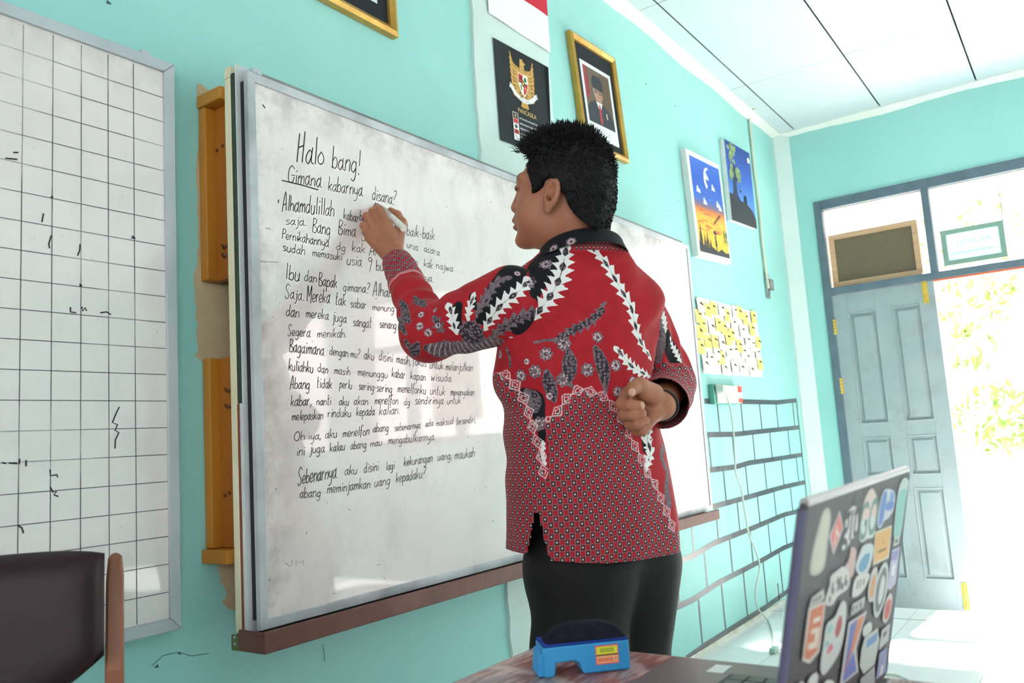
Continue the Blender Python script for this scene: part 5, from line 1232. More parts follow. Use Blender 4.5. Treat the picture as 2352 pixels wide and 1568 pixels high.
def hand(P, W, H, T, tr, pr):
    d = None
    for m, r in zip(H['mcp'], H['r']):
        e = caps(P, W + (m - W) * .12, m, pr[0], pr[1]); d = e if d is None else smin(d, e, .010)
    for i in range(4):
        pts = [H['mcp'][i], H['pip'][i], H['dip'][i], H['tip'][i]]; r = H['r'][i]
        e = chain(P, pts, [r * 1.1, r * .98, r * .88, r * .74], .003); d = smin(d, e, .0035)
    d = smin(d, chain(P, T, tr, .006), .008)
    return d
def body(P):
    q = (P - HC) @ HR.T
    d = np.full(len(P), 1.0)
    m = np.linalg.norm(q, axis=1) < .26
    if m.any(): d[m] = head_local(q[m])
    d = smin(d, caps(P, hp(-.028, 0, -.055), NB, .054, .054), .022)
    d = smin(d, caps(P, hp(.012, 0, -.085), NB + TF * .02, .045, .040), .02)
    d = smin(d, caps(P, NB + [0, 0, -.02], chest, .045, .08), .03); d = smin(d, caps(P, NB + [0, 0, -.09], Ls, .036, .040), .03); d = smin(d, caps(P, NB + [0, 0, -.09], Rs, .036, .040), .03)
    d = smin(d, caps(P, chest, belly, .10, .10), .05); d = smin(d, caps(P, belly, hipc, .10, .10), .05)
    d = smin(d, chain(P, [Ls, Le], [.044, .036]), .02); d = smin(d, chain(P, [Le, Le + (Lw - Le) * .35, Lw], [.036, .037, .0275]), .02)
    d = smin(d, chain(P, [Rs, Re], [.044, .036]), .02); d = smin(d, chain(P, [Re, Re + (Rw - Re) * .35, Rw], [.036, .037, .0275]), .02)
    m = np.linalg.norm(P - Lw, axis=1) < .26
    if m.any(): d[m] = smin(d[m], hand(P[m], Lw, LH, LT, [.0165, .0145, .0115, .0082], (.0200, .0148)), .012); d[m] = smin(d[m], caps(P[m], at(898, 545, 2.005), at(908, 540, 2.03), .013, .012), .012)
    m = np.linalg.norm(P - Rw, axis=1) < .22
    if m.any():
        e = hand(P[m], Rw, RH, RT, [.0185, .0155, .0122, .0088], (.0225, .0155))
        e = smin(e, caps(P[m], at(1497, 908, 1.607), at(1480, 903, 1.594), .018, .014), .012); e = smin(e, caps(P[m], at(1505, 945, 1.622), at(1488, 968, 1.610), .016, .014), .012)
        d[m] = smin(d[m], e, .012)
    for h_, k_, f_ in ((hipL, knL, ftL), (hipR, knR, ftR)):
        d = smin(d, caps(P, h_ * [1, 1, 1], k_, .075, .052), .03); d = smin(d, caps(P, k_, f_, .052, .035), .02); d = smin(d, caps(P, hipc, h_, .09, .075), .04)
        d = smin(d, caps(P, f_ + [0, 0, -.005], f_ + [0, .14, -.01], .03, .026), .02)
    return d
lo_ = np.array([-4.56, -1.02, -0.01]); hi_ = np.array([-3.66, -0.06, 1.72])
Vb, Fb = nets(body, lo_, hi_, 0.0028)
Vb = settle(body, Vb, 1)
q = (Vb - HC) @ HR.T
lip = np.maximum(1 - np.clip(np.abs(ell(q, (.098, 0, -.0685), (.012, .021, .0135)) / .006), 0, 1), (ell(q, (.098, 0, -.0685), (.012, .0205, .0125)) < 0) * 1.0) * (q[:, 0] > .07)
brow = ((np.abs(q[:, 2] - .027 - .004 * np.cos(q[:, 1] * 60)) < .0038) & (np.abs(np.abs(q[:, 1]) - .033) < .021) & (q[:, 0] > .05)) * .85
brow = np.maximum(brow, ((np.abs(q[:, 2] + .0005) < .0018) & (np.abs(np.abs(q[:, 1]) - .032) < .013) & (q[:, 0] > .07)) * .9)
nail = np.zeros(len(Vb))
nail[np.linalg.norm(Vb - (RT[3] + np.array([-.004, -.006, .001])), axis=1) < .0075] = .7
nail[np.linalg.norm(Vb - (RH['tip'][0] + np.array([-.002, -.009, 0])), axis=1) < .007] = .6
body_o = mesh_obj('body', Vb, Fb, SKIN, person, {'lip': lip, 'brow': brow, 'nail': nail})

# ---- hair: a cap cut to the hairline of the profile plus many short tapering locks
HAIR = M('black_hair', (20, 21, 23), (30, 29, 30), 0.75, 0.18, scale=60, dims=(1, 1, .3))
def prof_pt(x, y, yy=.06):   # photo point to head (x,z) on the near side of the head
    d = ray(x, y); n_ = HL; t_ = np.dot(hp(0, yy, 0) - CAM_C, n_) / np.dot(d, n_); p = (CAM_C + d * t_ - HC) @ HR.T; return (p[0], p[2])
HPOLY = [prof_pt(*p) for p in ((1178, 300), (1300, 240), (1470, 280), (1470, 520), (1372, 527), (1352, 516), (1330, 502), (1316, 488), (1306, 470), (1300, 448), (1290, 440), (1284, 420), (1270, 412), (1258, 418), (1252, 432), (1236, 444), (1225, 447), (1226, 428), (1218, 408), (1212, 396), (1214, 380), (1217, 368), (1205, 352), (1190, 335))]
HOUT = [prof_pt(p[0], p[1], 0.0) for p in ((1180, 345), (1197, 326), (1222, 312), (1262, 303), (1305, 300), (1345, 307), (1378, 328), (1398, 362), (1408, 410), (1407, 462), (1394, 500), (1376, 545), (1150, 560), (1150, 360))]
def poly_sd(x, z, poly):
    d = np.full(len(x), 1e9); ins = np.zeros(len(x), bool); n = len(poly)
    for i in range(n):
        a, b = np.array(poly[i]), np.array(poly[(i + 1) % n]); ab = b - a
        t = np.clip(((x - a[0]) * ab[0] + (z - a[1]) * ab[1]) / ab.dot(ab), 0, 1)
        d = np.minimum(d, np.hypot(x - a[0] - t * ab[0], z - a[1] - t * ab[1]))
        c = (a[1] > z) != (b[1] > z); xx = a[0] + (z - a[1]) / (b[1] - a[1] + 1e-12) * ab[0]; ins ^= c & (x < xx)
    return np.where(ins, -d, d)
def hair_cap(P):
    q = (P - HC) @ HR.T
    grow = .010 + .012 * np.clip((q[:, 2] - .02) / .07, 0, 1) + .006 * np.clip((-q[:, 0]) / .1, 0, 1)
    d = ell(q, (-.014, 0, .020), (.095, .076, .086)); d = smin(d, caps(q, (-.050, 0, -.03), (-.055, 0, -.085), .054, .048), .03)
    d = smin(d, ell(q, (.030, 0, -.020), (.064, .0645, .085)), .02)
    d = d - grow - .0018 * wob(q, 160, 3) - .0012 * wob(q, 420, 4)
    d = smax(d, poly_sd(q[:, 0], q[:, 2], HPOLY), .006)
    return smax(d, poly_sd(q[:, 0], q[:, 2], HOUT), .012)
Vh, Fh = nets(hair_cap, HC - .19, HC + .19, 0.0030)
hair = mesh_obj('hair', Vh, Fh, HAIR, person)
Nh = grad(hair_cap, Vh); Nh /= np.linalg.norm(Nh, axis=1)[:, None] + 1e-9; qh = (Vh - HC) @ HR.T; Nq = Nh @ HR.T
r_ = np.random.default_rng(12)
outer = np.nonzero((poly_sd(qh[:, 0], qh[:, 2], HPOLY) < -.002) & (np.sum(qh * Nq, 1) > 0))[0]
pick = r_.choice(outer, 5200, replace=False)
mb = MB()
for i in pick:
    p = qh[i]; n_ = Nq[i]; top = np.clip((p[2] - .015) / .085, 0, 1) ** 1.5; front = np.clip((p[0] - .02) / .06, 0, 1)
    L = (.006 + .016 * top + .012 * top * front) * r_.uniform(.5, 1.25)
    flow = np.array([-.15 + .75 * top * (0.3 + front), 0.0, -.8 + 1.35 * top]); d = n_ * (.12 + .6 * top) + flow * .8 + r_.normal(size=3) * (.10 + .14 * top)
    d /= np.linalg.norm(d); w_ = .0013 * r_.uniform(.7, 1.4) * (1 + .3 * top)
    a = np.cross(d, n_); a /= np.linalg.norm(a) + 1e-9; b = np.cross(d, a)
    mid = p + d * L * .55 + n_ * L * .10; tip = p + d * L - n_ * L * .06
    base_ = p - n_ * .003
    ring = [base_ + a * w_, base_ - a * w_ * .5 + b * w_ * .8, base_ - a * w_ * .5 - b * w_ * .8]; ring2 = [mid + (x - base_) * .7 for x in ring]
    mb.add([HC + x @ HR for x in ring + ring2 + [tip]], [(0, 1, 4, 3), (1, 2, 5, 4), (2, 0, 3, 5), (3, 4, 6), (4, 5, 6), (5, 3, 6)])
for k in range(260):   # loose spiky fringe and crown locks
    u = r_.uniform(0, 1); x = .080 - .13 * u ** 1.3; y = r_.uniform(-.045, .055); p = np.array([x, y, .088 + .012 * math.cos((x + .02) * 14) - .2 * y * y * 30])
    d = np.array([.75 - 1.0 * u, r_.normal() * .25, .55 + .35 * u + r_.normal() * .15]); d /= np.linalg.norm(d); L = r_.uniform(.016, .036); w_ = .0014
    a = np.cross(d, [0, 1, .2]); a /= np.linalg.norm(a); b = np.cross(d, a); ring = [p + a * w_, p - a * w_ * .5 + b * w_, p - a * w_ * .5 - b * w_]
    mid = p + d * L * .6; ring2 = [mid + (x_ - p) * .6 for x_ in ring]; tip = p + d * L + np.array([.004, 0, -.004])
    mb.add([HC + x_ @ HR for x_ in ring + ring2 + [tip]], [(0, 1, 4, 3), (1, 2, 5, 4), (2, 0, 3, 5), (3, 4, 6), (4, 5, 6), (5, 3, 6)])
mb.build('hair_locks', HAIR, hair)

# ---- trousers and shoes
BLK_T = M('black_trouser_cloth', (17, 16, 17), (23, 22, 22), 0.7, 0.25, scale=18, bump=.15, bscale=300)
waist = at(1362, 1150, 1.73)
def trousers(P):
    d = caps(P, waist + TL_ * .03, hipc + TL_ * .0, .105, .112); d = smin(d, caps(P, waist - TL_ * .05, hipc - [-.06, 0, 0], .105, .115), .05)
    for h_, k_, f_ in ((hipL, knL, ftL), (hipR, knR, ftR)):
        l = smin(caps(P, h_, k_, .108, .092), caps(P, k_, f_ + [0, 0, .0], .092, .085), .03)
        l = smin(l, caps(P, hipc + [0, 0, .02], h_, .11, .108), .05)
        d = smin(d, l, .018)
    fold = .003 * np.sin(P[:, 2] * 40 + P[:, 0] * 18) * np.clip((.8 - P[:, 2]) * 3, .1, 1) + .004 * wob(P, 22, 9)
    return d + fold
Vt, Ft = nets(trousers, [-4.5, -1.05, -.12], [-3.7, -.35, 1.12], 0.006)
Vt, Ft, _ = keep_faces(Vt, Ft, (Vt[:, 2] > .035) & (Vt[:, 2] < .98))
mesh_obj('trousers', Vt, Ft, BLK_T, person, solid=.002)
SHOE = M('black_shoe_leather', (30, 28, 28), (42, 38, 38), .35, .5)
for f_ in (ftL, ftR):
    fs = lambda P: smax(smin(caps(P, f_ + [0, -.03, .012], f_ + [0, .15, .0], .046, .042), caps(P, f_ + [0, -.02, .05], f_ + [0, .03, .03], .043, .04), .02), .002 - P[:, 2], .006)
    Vs, Fs = nets(fs, f_ - [.12, .16, .05], f_ + [.12, .26, .16], .006); mesh_obj('shoe', Vs, Fs, SHOE, person)

# ---- shirt
def torso_axis():
    rows = [(1338, 545, 1.745, .072, .066), (1334, 566, 1.745, .076, .070), (1331, 582, 1.745, .088, .072), (1330, 597, 1.745, .098, .070), (1330, 620, 1.745, .120, .082), (1330, 655, 1.745, .146, .096), (1330, 700, 1.745, .166, .110), (1328, 760, 1.742, .170, .120), (1324, 850, 1.735, .166, .128),
            (1332, 930, 1.735, .164, .132), (1340, 1000, 1.73, .166, .136), (1351, 1100, 1.725, .173, .140), (1360, 1200, 1.72, .180, .144), (1362, 1310, 1.715, .184, .148)]
    c = np.array([at(x, y, d) for x, y, d, a, b in rows]); o = np.argsort(c[:, 2]); ab = np.array([(r[3], r[4]) for r in rows])
    return c[o], ab[o]
TA_C, TA_AB = torso_axis()
def torso_param(P):
    z = P[:, 2]; zc = TA_C[:, 2]
    cx = np.interp(z, zc, TA_C[:, 0]); cy = np.interp(z, zc, TA_C[:, 1]); a = np.interp(z, zc, TA_AB[:, 0]); b = np.interp(z, zc, TA_AB[:, 1])
    dx, dy = P[:, 0] - cx, P[:, 1] - cy; u = dx * TL_[0] + dy * TL_[1]; v = dx * TF[0] + dy * TF[1]
    return u, v, a, b
def folds_torso(P, u, v):
    z = P[:, 2]; ph = np.arctan2(u, -v)
    w1 = np.clip((1.13 - z) / .1, 0, 1) * np.clip((z - .86) / .1, 0, 1)
    f = .0045 * w1 * np.sin(z * 62 + ph * 3.2 + 1.2 * np.sin(ph * 2.3)) * np.clip(.5 + .6 * np.sin(ph * 1.3 + .6), 0, 1)
    f += .0035 * np.sin(ph * 9 + z * 9) * np.clip((1.0 - z) / .3, 0, 1)
    w2 = np.exp(-((ph - 1.15) / .5) ** 2) * np.clip((z - 1.0) / .12, 0, 1)
    f += .005 * w2 * np.sin(z * 48 - ph * 7)
    w3 = np.exp(-((ph + 1.2) / .5) ** 2) * np.clip((z - .95) / .12, 0, 1)
    f += .004 * w3 * np.sin(z * 55 + ph * 8) + .002 * wob(P, 26, 5)
    return f
def torso(P):
    u, v, a, b = torso_param(P); n = 2.25
    k = ((np.abs(u) / a) ** n + (np.abs(v) / b) ** n) ** (1 / n)
    r = np.hypot(u, v); d = (k - 1) * np.minimum(np.maximum(r / np.maximum(k, 1e-6), .05), .2) * .92
    d = np.maximum(d, P[:, 2] - TA_C[-1, 2] - .012)
    # raised left shoulder and protruding right shoulder blade
    d = smin(d, caps(P, at(1300, 645, 1.735), at(1236, 665, 1.69), .045, .046), .05)
    d = smin(d, caps(P, at(1400, 640, 1.75), at(1462, 705, 1.765), .050, .056), .05)
    d = smin(d, caps(P, at(1222, 770, 1.70), at(1190, 870, 1.69), .05, .042), .05)
    return d + folds_torso(P, u, v)
def sleeve(P, S, E, W, rs, fold=1.0, ext=.06):
    wd = (W - E) / np.linalg.norm(W - E)
    d = smin(caps(P, S, E, rs[0], rs[1]), caps(P, E, W + wd * ext, rs[2], rs[3]), .03)
    tu = ((P - S) @ (E - S)) / np.dot(E - S, E - S); tf = ((P - E) @ wd) / np.linalg.norm(W - E)
    de = np.linalg.norm(P - E, axis=1)
    f = .0042 * np.sin(de * 115 + 2 * wob(P, 14, 2)) * np.exp(-(de / .10) ** 2) + .003 * np.sin(tf * 34 + 1.5 * wob(P, 20, 6)) * np.clip(tf * 3, 0, 1) * np.clip(1.15 - tf, 0, 1) + .0022 * wob(P, 30, 7)
    return d + f * fold
cutL = .93; 
def sleeveL(P): 
    d = sleeve(P, Ls, Le, Lw, (.067, .055, .053, .0335))
    return smin(d, caps(P, Ls + [.0, 0, -.045], Le + (Ls - Le) * .45 + [0, 0, -.030], .045, .036), .04)
def sleeveR(P): 
    d = sleeve(P, Rs, Re, Rw, (.060, .053, .053, .052), 1.3)
    return d
def shell(f, lo, hi, h, keep, clamp=None):
    V_, F_ = nets(f, lo, hi, h); V_ = settle(f, V_, 1); m = keep(V_)
    if clamp is not None: V_, ok = clamp(V_); m = m & ok
    V_, F_, _ = keep_faces(V_, F_, m); V_, F_ = subdivide(V_, F_)
    V_ = settle(f, V_, 1)
    if clamp is not None: V_, _ = clamp(V_, 1.0)
    return V_, F_
def hem_z(u, v):
    ph = np.arctan2(u, -v)      # 0 at the back
    return np.where(ph > .93, hemL, np.interp(ph, [-3.2, -1.2, -.5, .2, .93], [hemR, hemR, hemB, hemB, hemB + .012]))
def z_at(x, y, d): return at(x, y, d)[2]
hemL, hemB, hemR = z_at(1200, 1263, 1.66), z_at(1370, 1290, 1.60), z_at(1550, 1250, 1.78)
def torso_keep(V_):
    u, v, a, b = torso_param(V_); ph = np.arctan2(u, -v); hz = hem_z(u, v)
    top = z_at(1336, 566, 1.745)
    slit = (np.abs(ph - SLIT) < np.clip((z_at(1255, 1165, 1.62) - V_[:, 2]) * 1.35, 0, 1)) 
    return (V_[:, 2] < top) & ~slit
def torso_clamp(V_, lim=.0055):
    u, v, a, b = torso_param(V_); hz = hem_z(u, v); V_ = V_.copy(); low = (V_[:, 2] < hz) & (V_[:, 2] > hz - lim)
    ok = V_[:, 2] > hz - lim; V_[low, 2] = hz[low]; return V_, ok
SLIT = 0.93
# find the azimuth of the side slit from the photo
_p = at(1256, 1230, 1.612); _u, _v, _a, _b = torso_param(_p[None]); SLIT = float(np.arctan2(_u, -_v)[0])
VT, FT = shell(torso, [-4.5, -1.06, .66], [-3.72, -.40, 1.46], .0048, torso_keep, torso_clamp)
def tcoord(P, A, B): return ((P - A) @ (B - A)) / np.dot(B - A, B - A)
VL, FL = shell(sleeveL, np.minimum(np.minimum(Ls, Le), Lw) - .14, np.maximum(np.maximum(Ls, Le), Lw) + .14, .0042,
               lambda V_: (tcoord(V_, Le, Lw) < 1.0 + .10 * wob(V_, 9, 1)) & (tcoord(V_, Ls, Le) > -1))
VR, FR = shell(sleeveR, np.minimum(np.minimum(Rs, Re), Rw) - .14, np.maximum(np.maximum(Rs, Re), Rw) + .14, .0044,
               lambda V_: (tcoord(V_, Re, Rw) < .92 + .04 * wob(V_, 20, 1)) & (tcoord(V_, Rs, Re) > -.10))

# ---- batik pattern: signed distances to dyed motifs, stored on the cloth
from mathutils.bvhtree import BVHTree
class Cloth:
    def __init__(s, V_, F_):
        s.V = V_; s.F = F_; s.t = BVHTree.FromPolygons([tuple(p) for p in V_], [tuple(map(int, f)) for f in F_])
        n = np.zeros_like(V_); a = np.cross(V_[F_[:, 2]] - V_[F_[:, 0]], V_[F_[:, 3]] - V_[F_[:, 1]])
        for k in range(4): np.add.at(n, F_[:, k], a)
        s.N = n / (np.linalg.norm(n, axis=1)[:, None] + 1e-12)
        if np.mean(np.einsum('ij,ij->i', s.N, V_ - V_.mean(0))) < 0: s.N = -s.N
        m = len(V_); s.a = {k: np.full(m, .05) for k in ('blk', 'wht', 'gry', 'ins', 'chk', 'lin')}
    def hit(s, x, y):
        d = ray(x, y); h = s.t.ray_cast(Vector(CAM_C), Vector(d / np.linalg.norm(d)))
        if h[0] is not None: return np.array(h[0])
        tt = np.linspace(1.4, 2.1, 60); P = CAM_C + d * tt[:, None]; best = None
        for p in P:
            q = s.t.find_nearest(Vector(p))
            if best is None or q[3] < best[1]: best = (np.array(q[0]), q[3])
        return best[0]
    def put(s, k, d, m=None):
        if m is None: s.a[k] = np.minimum(s.a[k], d)
        else: s.a[k][m] = np.minimum(s.a[k][m], d)
    def near(s, P, r): return np.nonzero((np.abs(s.V - P.mean(0)) < (P.max(0) - P.min(0)) / 2 + r).all(1))[0]
    def line(s, pts, r=.06, n=5):
        P = np.array([s.hit(*p) for p in pts]); P = np.array(catmull(P, n)) if len(P) > 2 else P
        m = s.near(P, r); X = s.V[m]; bd = np.full(len(m), 1e9); bs = np.zeros(len(m)); sg = np.ones(len(m)); L0 = 0.0
        for i in range(len(P) - 1):
            ab = P[i + 1] - P[i]; L = np.linalg.norm(ab) + 1e-9; t = np.clip(((X - P[i]) @ ab) / L ** 2, 0, 1); df = X - P[i] - t[:, None] * ab
            d = np.linalg.norm(df, axis=1); b = d < bd; bd[b] = d[b]; bs[b] = L0 + t[b] * L
            sg[b] = np.sign(np.einsum('ij,ij->i', np.cross(ab, df[b]), s.N[m][b])); L0 += L
        return m, bd, bs, sg, L0
    def feather(s, pts, w, tooth=.016, inner=True, key='wht', spike=.9, taper=.75):
        m, d, t, sg, L = s.line(pts, w * 3 + .02); u = t / L
        saw = 1 - np.mod(t / tooth + .5 * (sg > 0), 1.0)
        hw = w * (1 - taper * np.abs(2 * u - .9) ** 2.5) * (.48 + 1.15 * spike * saw ** 1.4)
        s.put(key, d - hw, m)
        if inner:
            hi_ = w * .26 * (.22 + 1.25 * np.sin(np.pi * np.clip(np.mod(t / .036, 1.0) * 1.7, 0, 1)))
            s.put('ins', d - hi_ * np.clip((L - t) / .02, .2, 1), m)
    def leafy(s, pts, w, key='gry', ins=True, rim=.0020):
        m, d, t, sg, L = s.line(pts, w * 2 + .02); u = np.clip(t / L, 0, 1); hw = w * np.sin(np.pi * (.06 + .88 * u)) ** .7
        s.put(key, d - hw - rim, m)
        if ins: s.put('ins', d - hw, m)
    def band(s, key, pts, ws):
        m, d, t, sg, L = s.line(pts, max(ws) * 1.6 + .02); s.put(key, d - np.interp(t / L, np.linspace(0, 1, len(ws)), ws), m)
    def flower(s, x, y, r, n=7, key='gry'):
        c = s.hit(x, y); m = np.nonzero(np.linalg.norm(s.V - c, axis=1) < r * 1.6)[0]
        if not len(m): return
        nn = s.N[m].mean(0); nn /= np.linalg.norm(nn); t1 = np.cross(UZ, nn); t1 /= np.linalg.norm(t1) + 1e-9; t2 = np.cross(nn, t1)
        df = s.V[m] - c; a = np.arctan2(df @ t2, df @ t1); d = np.hypot(df @ t1, df @ t2)
        s.put(key, d - r * (.70 + .30 * np.abs(np.cos(a * n / 2))), m)
        pet = np.maximum(np.abs(np.sin(a * n / 2)) * d - .0014, .35 * r - d) ; s.put('lin', np.maximum(np.maximum(np.abs(np.abs(np.cos(a * n / 2)) * d * .55 - .002) - .0010, d - r * .8), r * .3 - d), m)
        s.put('ins', d - r * .26, m)
    def bake(s, cu, cv): 
        r = {'p_' + k: np.clip(v, -.05, .05) for k, v in s.a.items()}; r['cu'] = cu; r['cv'] = cv; return r
def Z(x, y): return (860 + x / 3.015, 500 + y / 3.015)
def Q(x, y): return (1120 + x / 3.015, 820 + y / 3.015)
PXM = 1.66 / 1879.5 / 3.015     # metres on the cloth per unit of the measuring grid
T = Cloth(VT, FT)
T.band('blk', [Z(*p) for p in ((1265, 170), (1200, 260), (1150, 350), (1130, 450), (1108, 560))], [70 * PXM, 95 * PXM, 95 * PXM, 75 * PXM, 26 * PXM])
T.band('blk', [Z(*p) for p in ((1290, 205), (1262, 300), (1205, 420))], [40 * PXM, 50 * PXM, 40 * PXM])
T.feather([Z(*p) for p in ((1330, 205), (1312, 300), (1285, 410), (1225, 530), (1155, 625), (1112, 690))], 62 * PXM, .019, taper=.5)
T.feather([Z(*p) for p in ((1500, 200), (1580, 285), (1650, 395), (1715, 510), (1775, 615), (1800, 715), (1825, 815), (1865, 895), (1915, 975))], 38 * PXM, .022, taper=.45)
T.feather([Z(*p) for p in ((1680, 905), (1750, 995), (1825, 1058), (1910, 1105))], 34 * PXM, .014, taper=.6)
T.feather([Q(*p) for p in ((1125, 470), (1105, 560), (1125, 640), (1115, 710), (1098, 775))], 44 * PXM, .014, taper=.5)
T.band('blk', [Q(*p) for p in ((1085, 560), (1090, 640))], [26 * PXM, 22 * PXM])
T.feather([Q(*p) for p in ((388, 600), (378, 660), (396, 740))], 20 * PXM, .011, inner=False, taper=.3)
T.feather([Z(*p) for p in ((1262, 842), (1380, 775), (1500, 715), (1600, 585))], 30 * PXM, .016, key='gry', inner=False, spike=1.0, taper=.55)
m, d, t, sg, L = T.line([Z(*p) for p in ((1280, 832), (1390, 770), (1500, 712), (1580, 640))]); T.put('ins', d - 20 * PXM, m)
T.band('gry', [Z(*p) for p in ((1110, 862), (1180, 850), (1262, 842))], [10 * PXM, 9 * PXM, 12 * PXM])
T.leafy([Z(*p) for p in ((1192, 1066), (1210, 1150), (1245, 1262))], 40 * PXM)
T.leafy([Z(*p) for p in ((1345, 925), (1352, 1010), (1350, 1130))], 46 * PXM); T.leafy([Z(*p) for p in ((1345, 1130), (1362, 1160), (1376, 1180))], 8 * PXM, ins=False)
T.leafy([Z(*p) for p in ((1530, 900), (1560, 970), (1590, 1070), (1596, 1165))], 42 * PXM); T.leafy([Z(*p) for p in ((1596, 1160), (1600, 1195), (1592, 1225))], 9 * PXM, ins=False)
for x, y, r in ((1188, 942, 50), (1312, 872, 52), (1546, 826, 42), (1016, 1092, 46), (1112, 1065, 50), (1306, 1122, 52), (1476, 1052, 50), (1672, 1022, 44), (1686, 1205, 42), (1212, 1235, 30), (1055, 995, 24), (1790, 1130, 36), (1140, 1425, 52), (870, 945, 36)): T.flower(*Z(x, y), r * PXM)
T.flower(*Z(1187, 322), 52 * PXM); T.flower(*Z(1072, 445), 52 * PXM); T.flower(*Z(1018, 325), 50 * PXM); T.flower(*Z(1245, 165), 36 * PXM)
T.band('blk', [Q(*p) for p in ((250, 235), (330, 290), (355, 400), (372, 500), (378, 590))], [25 * PXM, 62 * PXM, 46 * PXM, 34 * PXM, 22 * PXM])
T.leafy([Q(*p) for p in ((270, 235), (315, 290), (335, 365))], 48 * PXM)
T.band('gry', [Z(*p) for p in ((915, 905), (935, 960), (940, 1030))], [12 * PXM] * 3); T.band('ins', [Z(*p) for p in ((918, 905), (938, 960), (940, 1030))], [8 * PXM] * 3)
T.band('gry', [Q(*p) for p in ((1215, 620), (1205, 690), (1245, 800), (1240, 900), (1255, 1010))], [30 * PXM, 24 * PXM, 26 * PXM, 30 * PXM, 36 * PXM])
# woven-diamond region of the lower shirt, bounded by a laced border
def tuv(P):
    u, v, a, b = torso_param(P); return np.arctan2(u, -v), P[:, 2]
ph, zz = tuv(VT)
def bound(pts): 
    H = np.array([T.hit(*p) for p in pts]); a, z = tuv(H); return a, z
aL, zL = bound([(1146, 856), (1165, 862), (1180, 880), (1198, 905), (1212, 940), (1222, 975), (1233, 1012), (1243, 1050), (1253, 1100)])
aR, zR = bound([(1259, 962), (1280, 945), (1303, 912), (1325, 897), (1343, 893), (1360, 900), (1380, 905), (1402, 922), (1420, 950), (1445, 995), (1466, 1036), (1482, 1078), (1505, 1112), (1530, 1170), (1549, 1222)])
seam = (aL[-1] + aR[0]) / 2
def reg(pa, a, z):
    o = np.argsort(a); a2, z2 = a[o], z[o]; zb = np.interp(pa, a2, z2); P2 = np.stack([a2 * .15, z2], 1); X = np.stack([pa * .15, zz], 1); d = np.full(len(pa), 1e9); s_ = np.zeros(len(pa)); L0 = 0
    for i in range(len(P2) - 1):
        ab = P2[i + 1] - P2[i]; L = np.linalg.norm(ab) + 1e-9; t = np.clip(((X - P2[i]) @ ab) / L ** 2, 0, 1); e = np.linalg.norm(X - P2[i] - t[:, None] * ab, axis=1); k = e < d; d[k] = e[k]; s_[k] = L0 + t[k] * L; L0 += L
    return np.where(zz < zb, -d, d), s_
dL, sL = reg(ph, aL, zL); dR, sR = reg(ph, aR, zR)
left = ph > seam
dc = np.where(left, np.where(ph > aL.max(), np.minimum(dL, zz - zL[np.argmax(aL)]), dL), dR); sc = np.where(left, sL, sR)
T.a['chk'] = np.where((ph < .55) & (zz > z_at(1336, 612, 1.745)), np.maximum(np.minimum(dc, z_at(1336, 592, 1.745) - zz), -.05), dc)
saw = np.abs(np.mod(sc / .030, 1) - .5) * 2
dm = saw + np.abs(dc) / .0115
for k_, w_ in ((.93, .12), (.45, .10)): T.put('lin', (np.abs(dm - k_) - w_) * .007)
T.a['ins'] = np.where(np.abs(dc - .002) < .013, .05, T.a['ins'])
cuT = ph * .150; cvT = zz
# left sleeve
S_ = Cloth(VL, FL)
def axial(V_, S, E, W, r):
    tu = np.clip(tcoord(V_, S, E), -.3, 1.05); tf = tcoord(V_, E, W); fore = np.linalg.norm(V_ - E - np.clip(tf, 0, 1.4)[:, None] * (W - E), axis=1) < np.linalg.norm(V_ - S - np.clip(tu, -.3, 1)[:, None] * (E - S), axis=1)
    la, lb = np.linalg.norm(E - S), np.linalg.norm(W - E)
    s = np.where(fore, la + np.clip(tf, 0, 1.3) * lb, tu * la)
    ax = np.where(fore[:, None], (W - E) / lb, (E - S) / la); ref = np.array([.81, .57, .12]); b1 = ref - ax * (ax @ ref)[:, None]; b1 /= np.linalg.norm(b1, axis=1)[:, None]; b2 = np.cross(ax, b1)
    c0 = np.where(fore[:, None], E + np.clip(tf, 0, 2)[:, None] * (W - E), S + tu[:, None] * (E - S)); df = V_ - c0
    return s, np.arctan2(np.einsum('ij,ij->i', df, b2), np.einsum('ij,ij->i', df, b1)) * r, la, lb
sS, cS, la, lb = axial(VL, Ls, Le, Lw, .045)
S_.band('blk', [Z(*p) for p in ((1085, 300), (1120, 400), (1105, 520))], [70 * PXM, 90 * PXM, 40 * PXM])
S_.band('blk', [Z(*p) for p in ((1060, 300), (1000, 335), (930, 420), (860, 520), (790, 620), (735, 700))], [60 * PXM, 85 * PXM, 105 * PXM, 110 * PXM, 80 * PXM, 40 * PXM])
S_.band('blk', [Z(*p) for p in ((1000, 760), (1080, 740))], [60 * PXM, 64 * PXM]); S_.band('blk', [Z(*p) for p in ((575, 620), (580, 760))], [44 * PXM, 30 * PXM]); S_.band('blk', [Z(*p) for p in ((680, 540), (700, 620))], [30 * PXM, 20 * PXM])
S_.feather([Z(*p) for p in ((1065, 440), (985, 520), (905, 580), (835, 655), (765, 765))], 46 * PXM, .018, taper=.5)
S_.feather([Z(*p) for p in ((690, 540), (665, 600), (645, 700))], 28 * PXM, .013, taper=.4); S_.feather([Z(*p) for p in ((520, 610), (540, 690), (565, 800))], 36 * PXM, .015, taper=.4)
S_.feather([Z(*p) for p in ((1118, 805), (1040, 825), (940, 830))], 26 * PXM, .014, taper=.5)
S_.feather([Z(*p) for p in ((1140, 640), (1060, 668), (960, 715), (870, 780), (800, 840))], 46 * PXM, .018, key='gry', inner=False, spike=.8, taper=.5)
m, d, t, sg, L = S_.line([Z(*p) for p in ((1120, 650), (1040, 680), (960, 715), (880, 775))]); S_.put('ins', d - 22 * PXM * (.7 + .4 * np.sin(t / .006)), m)
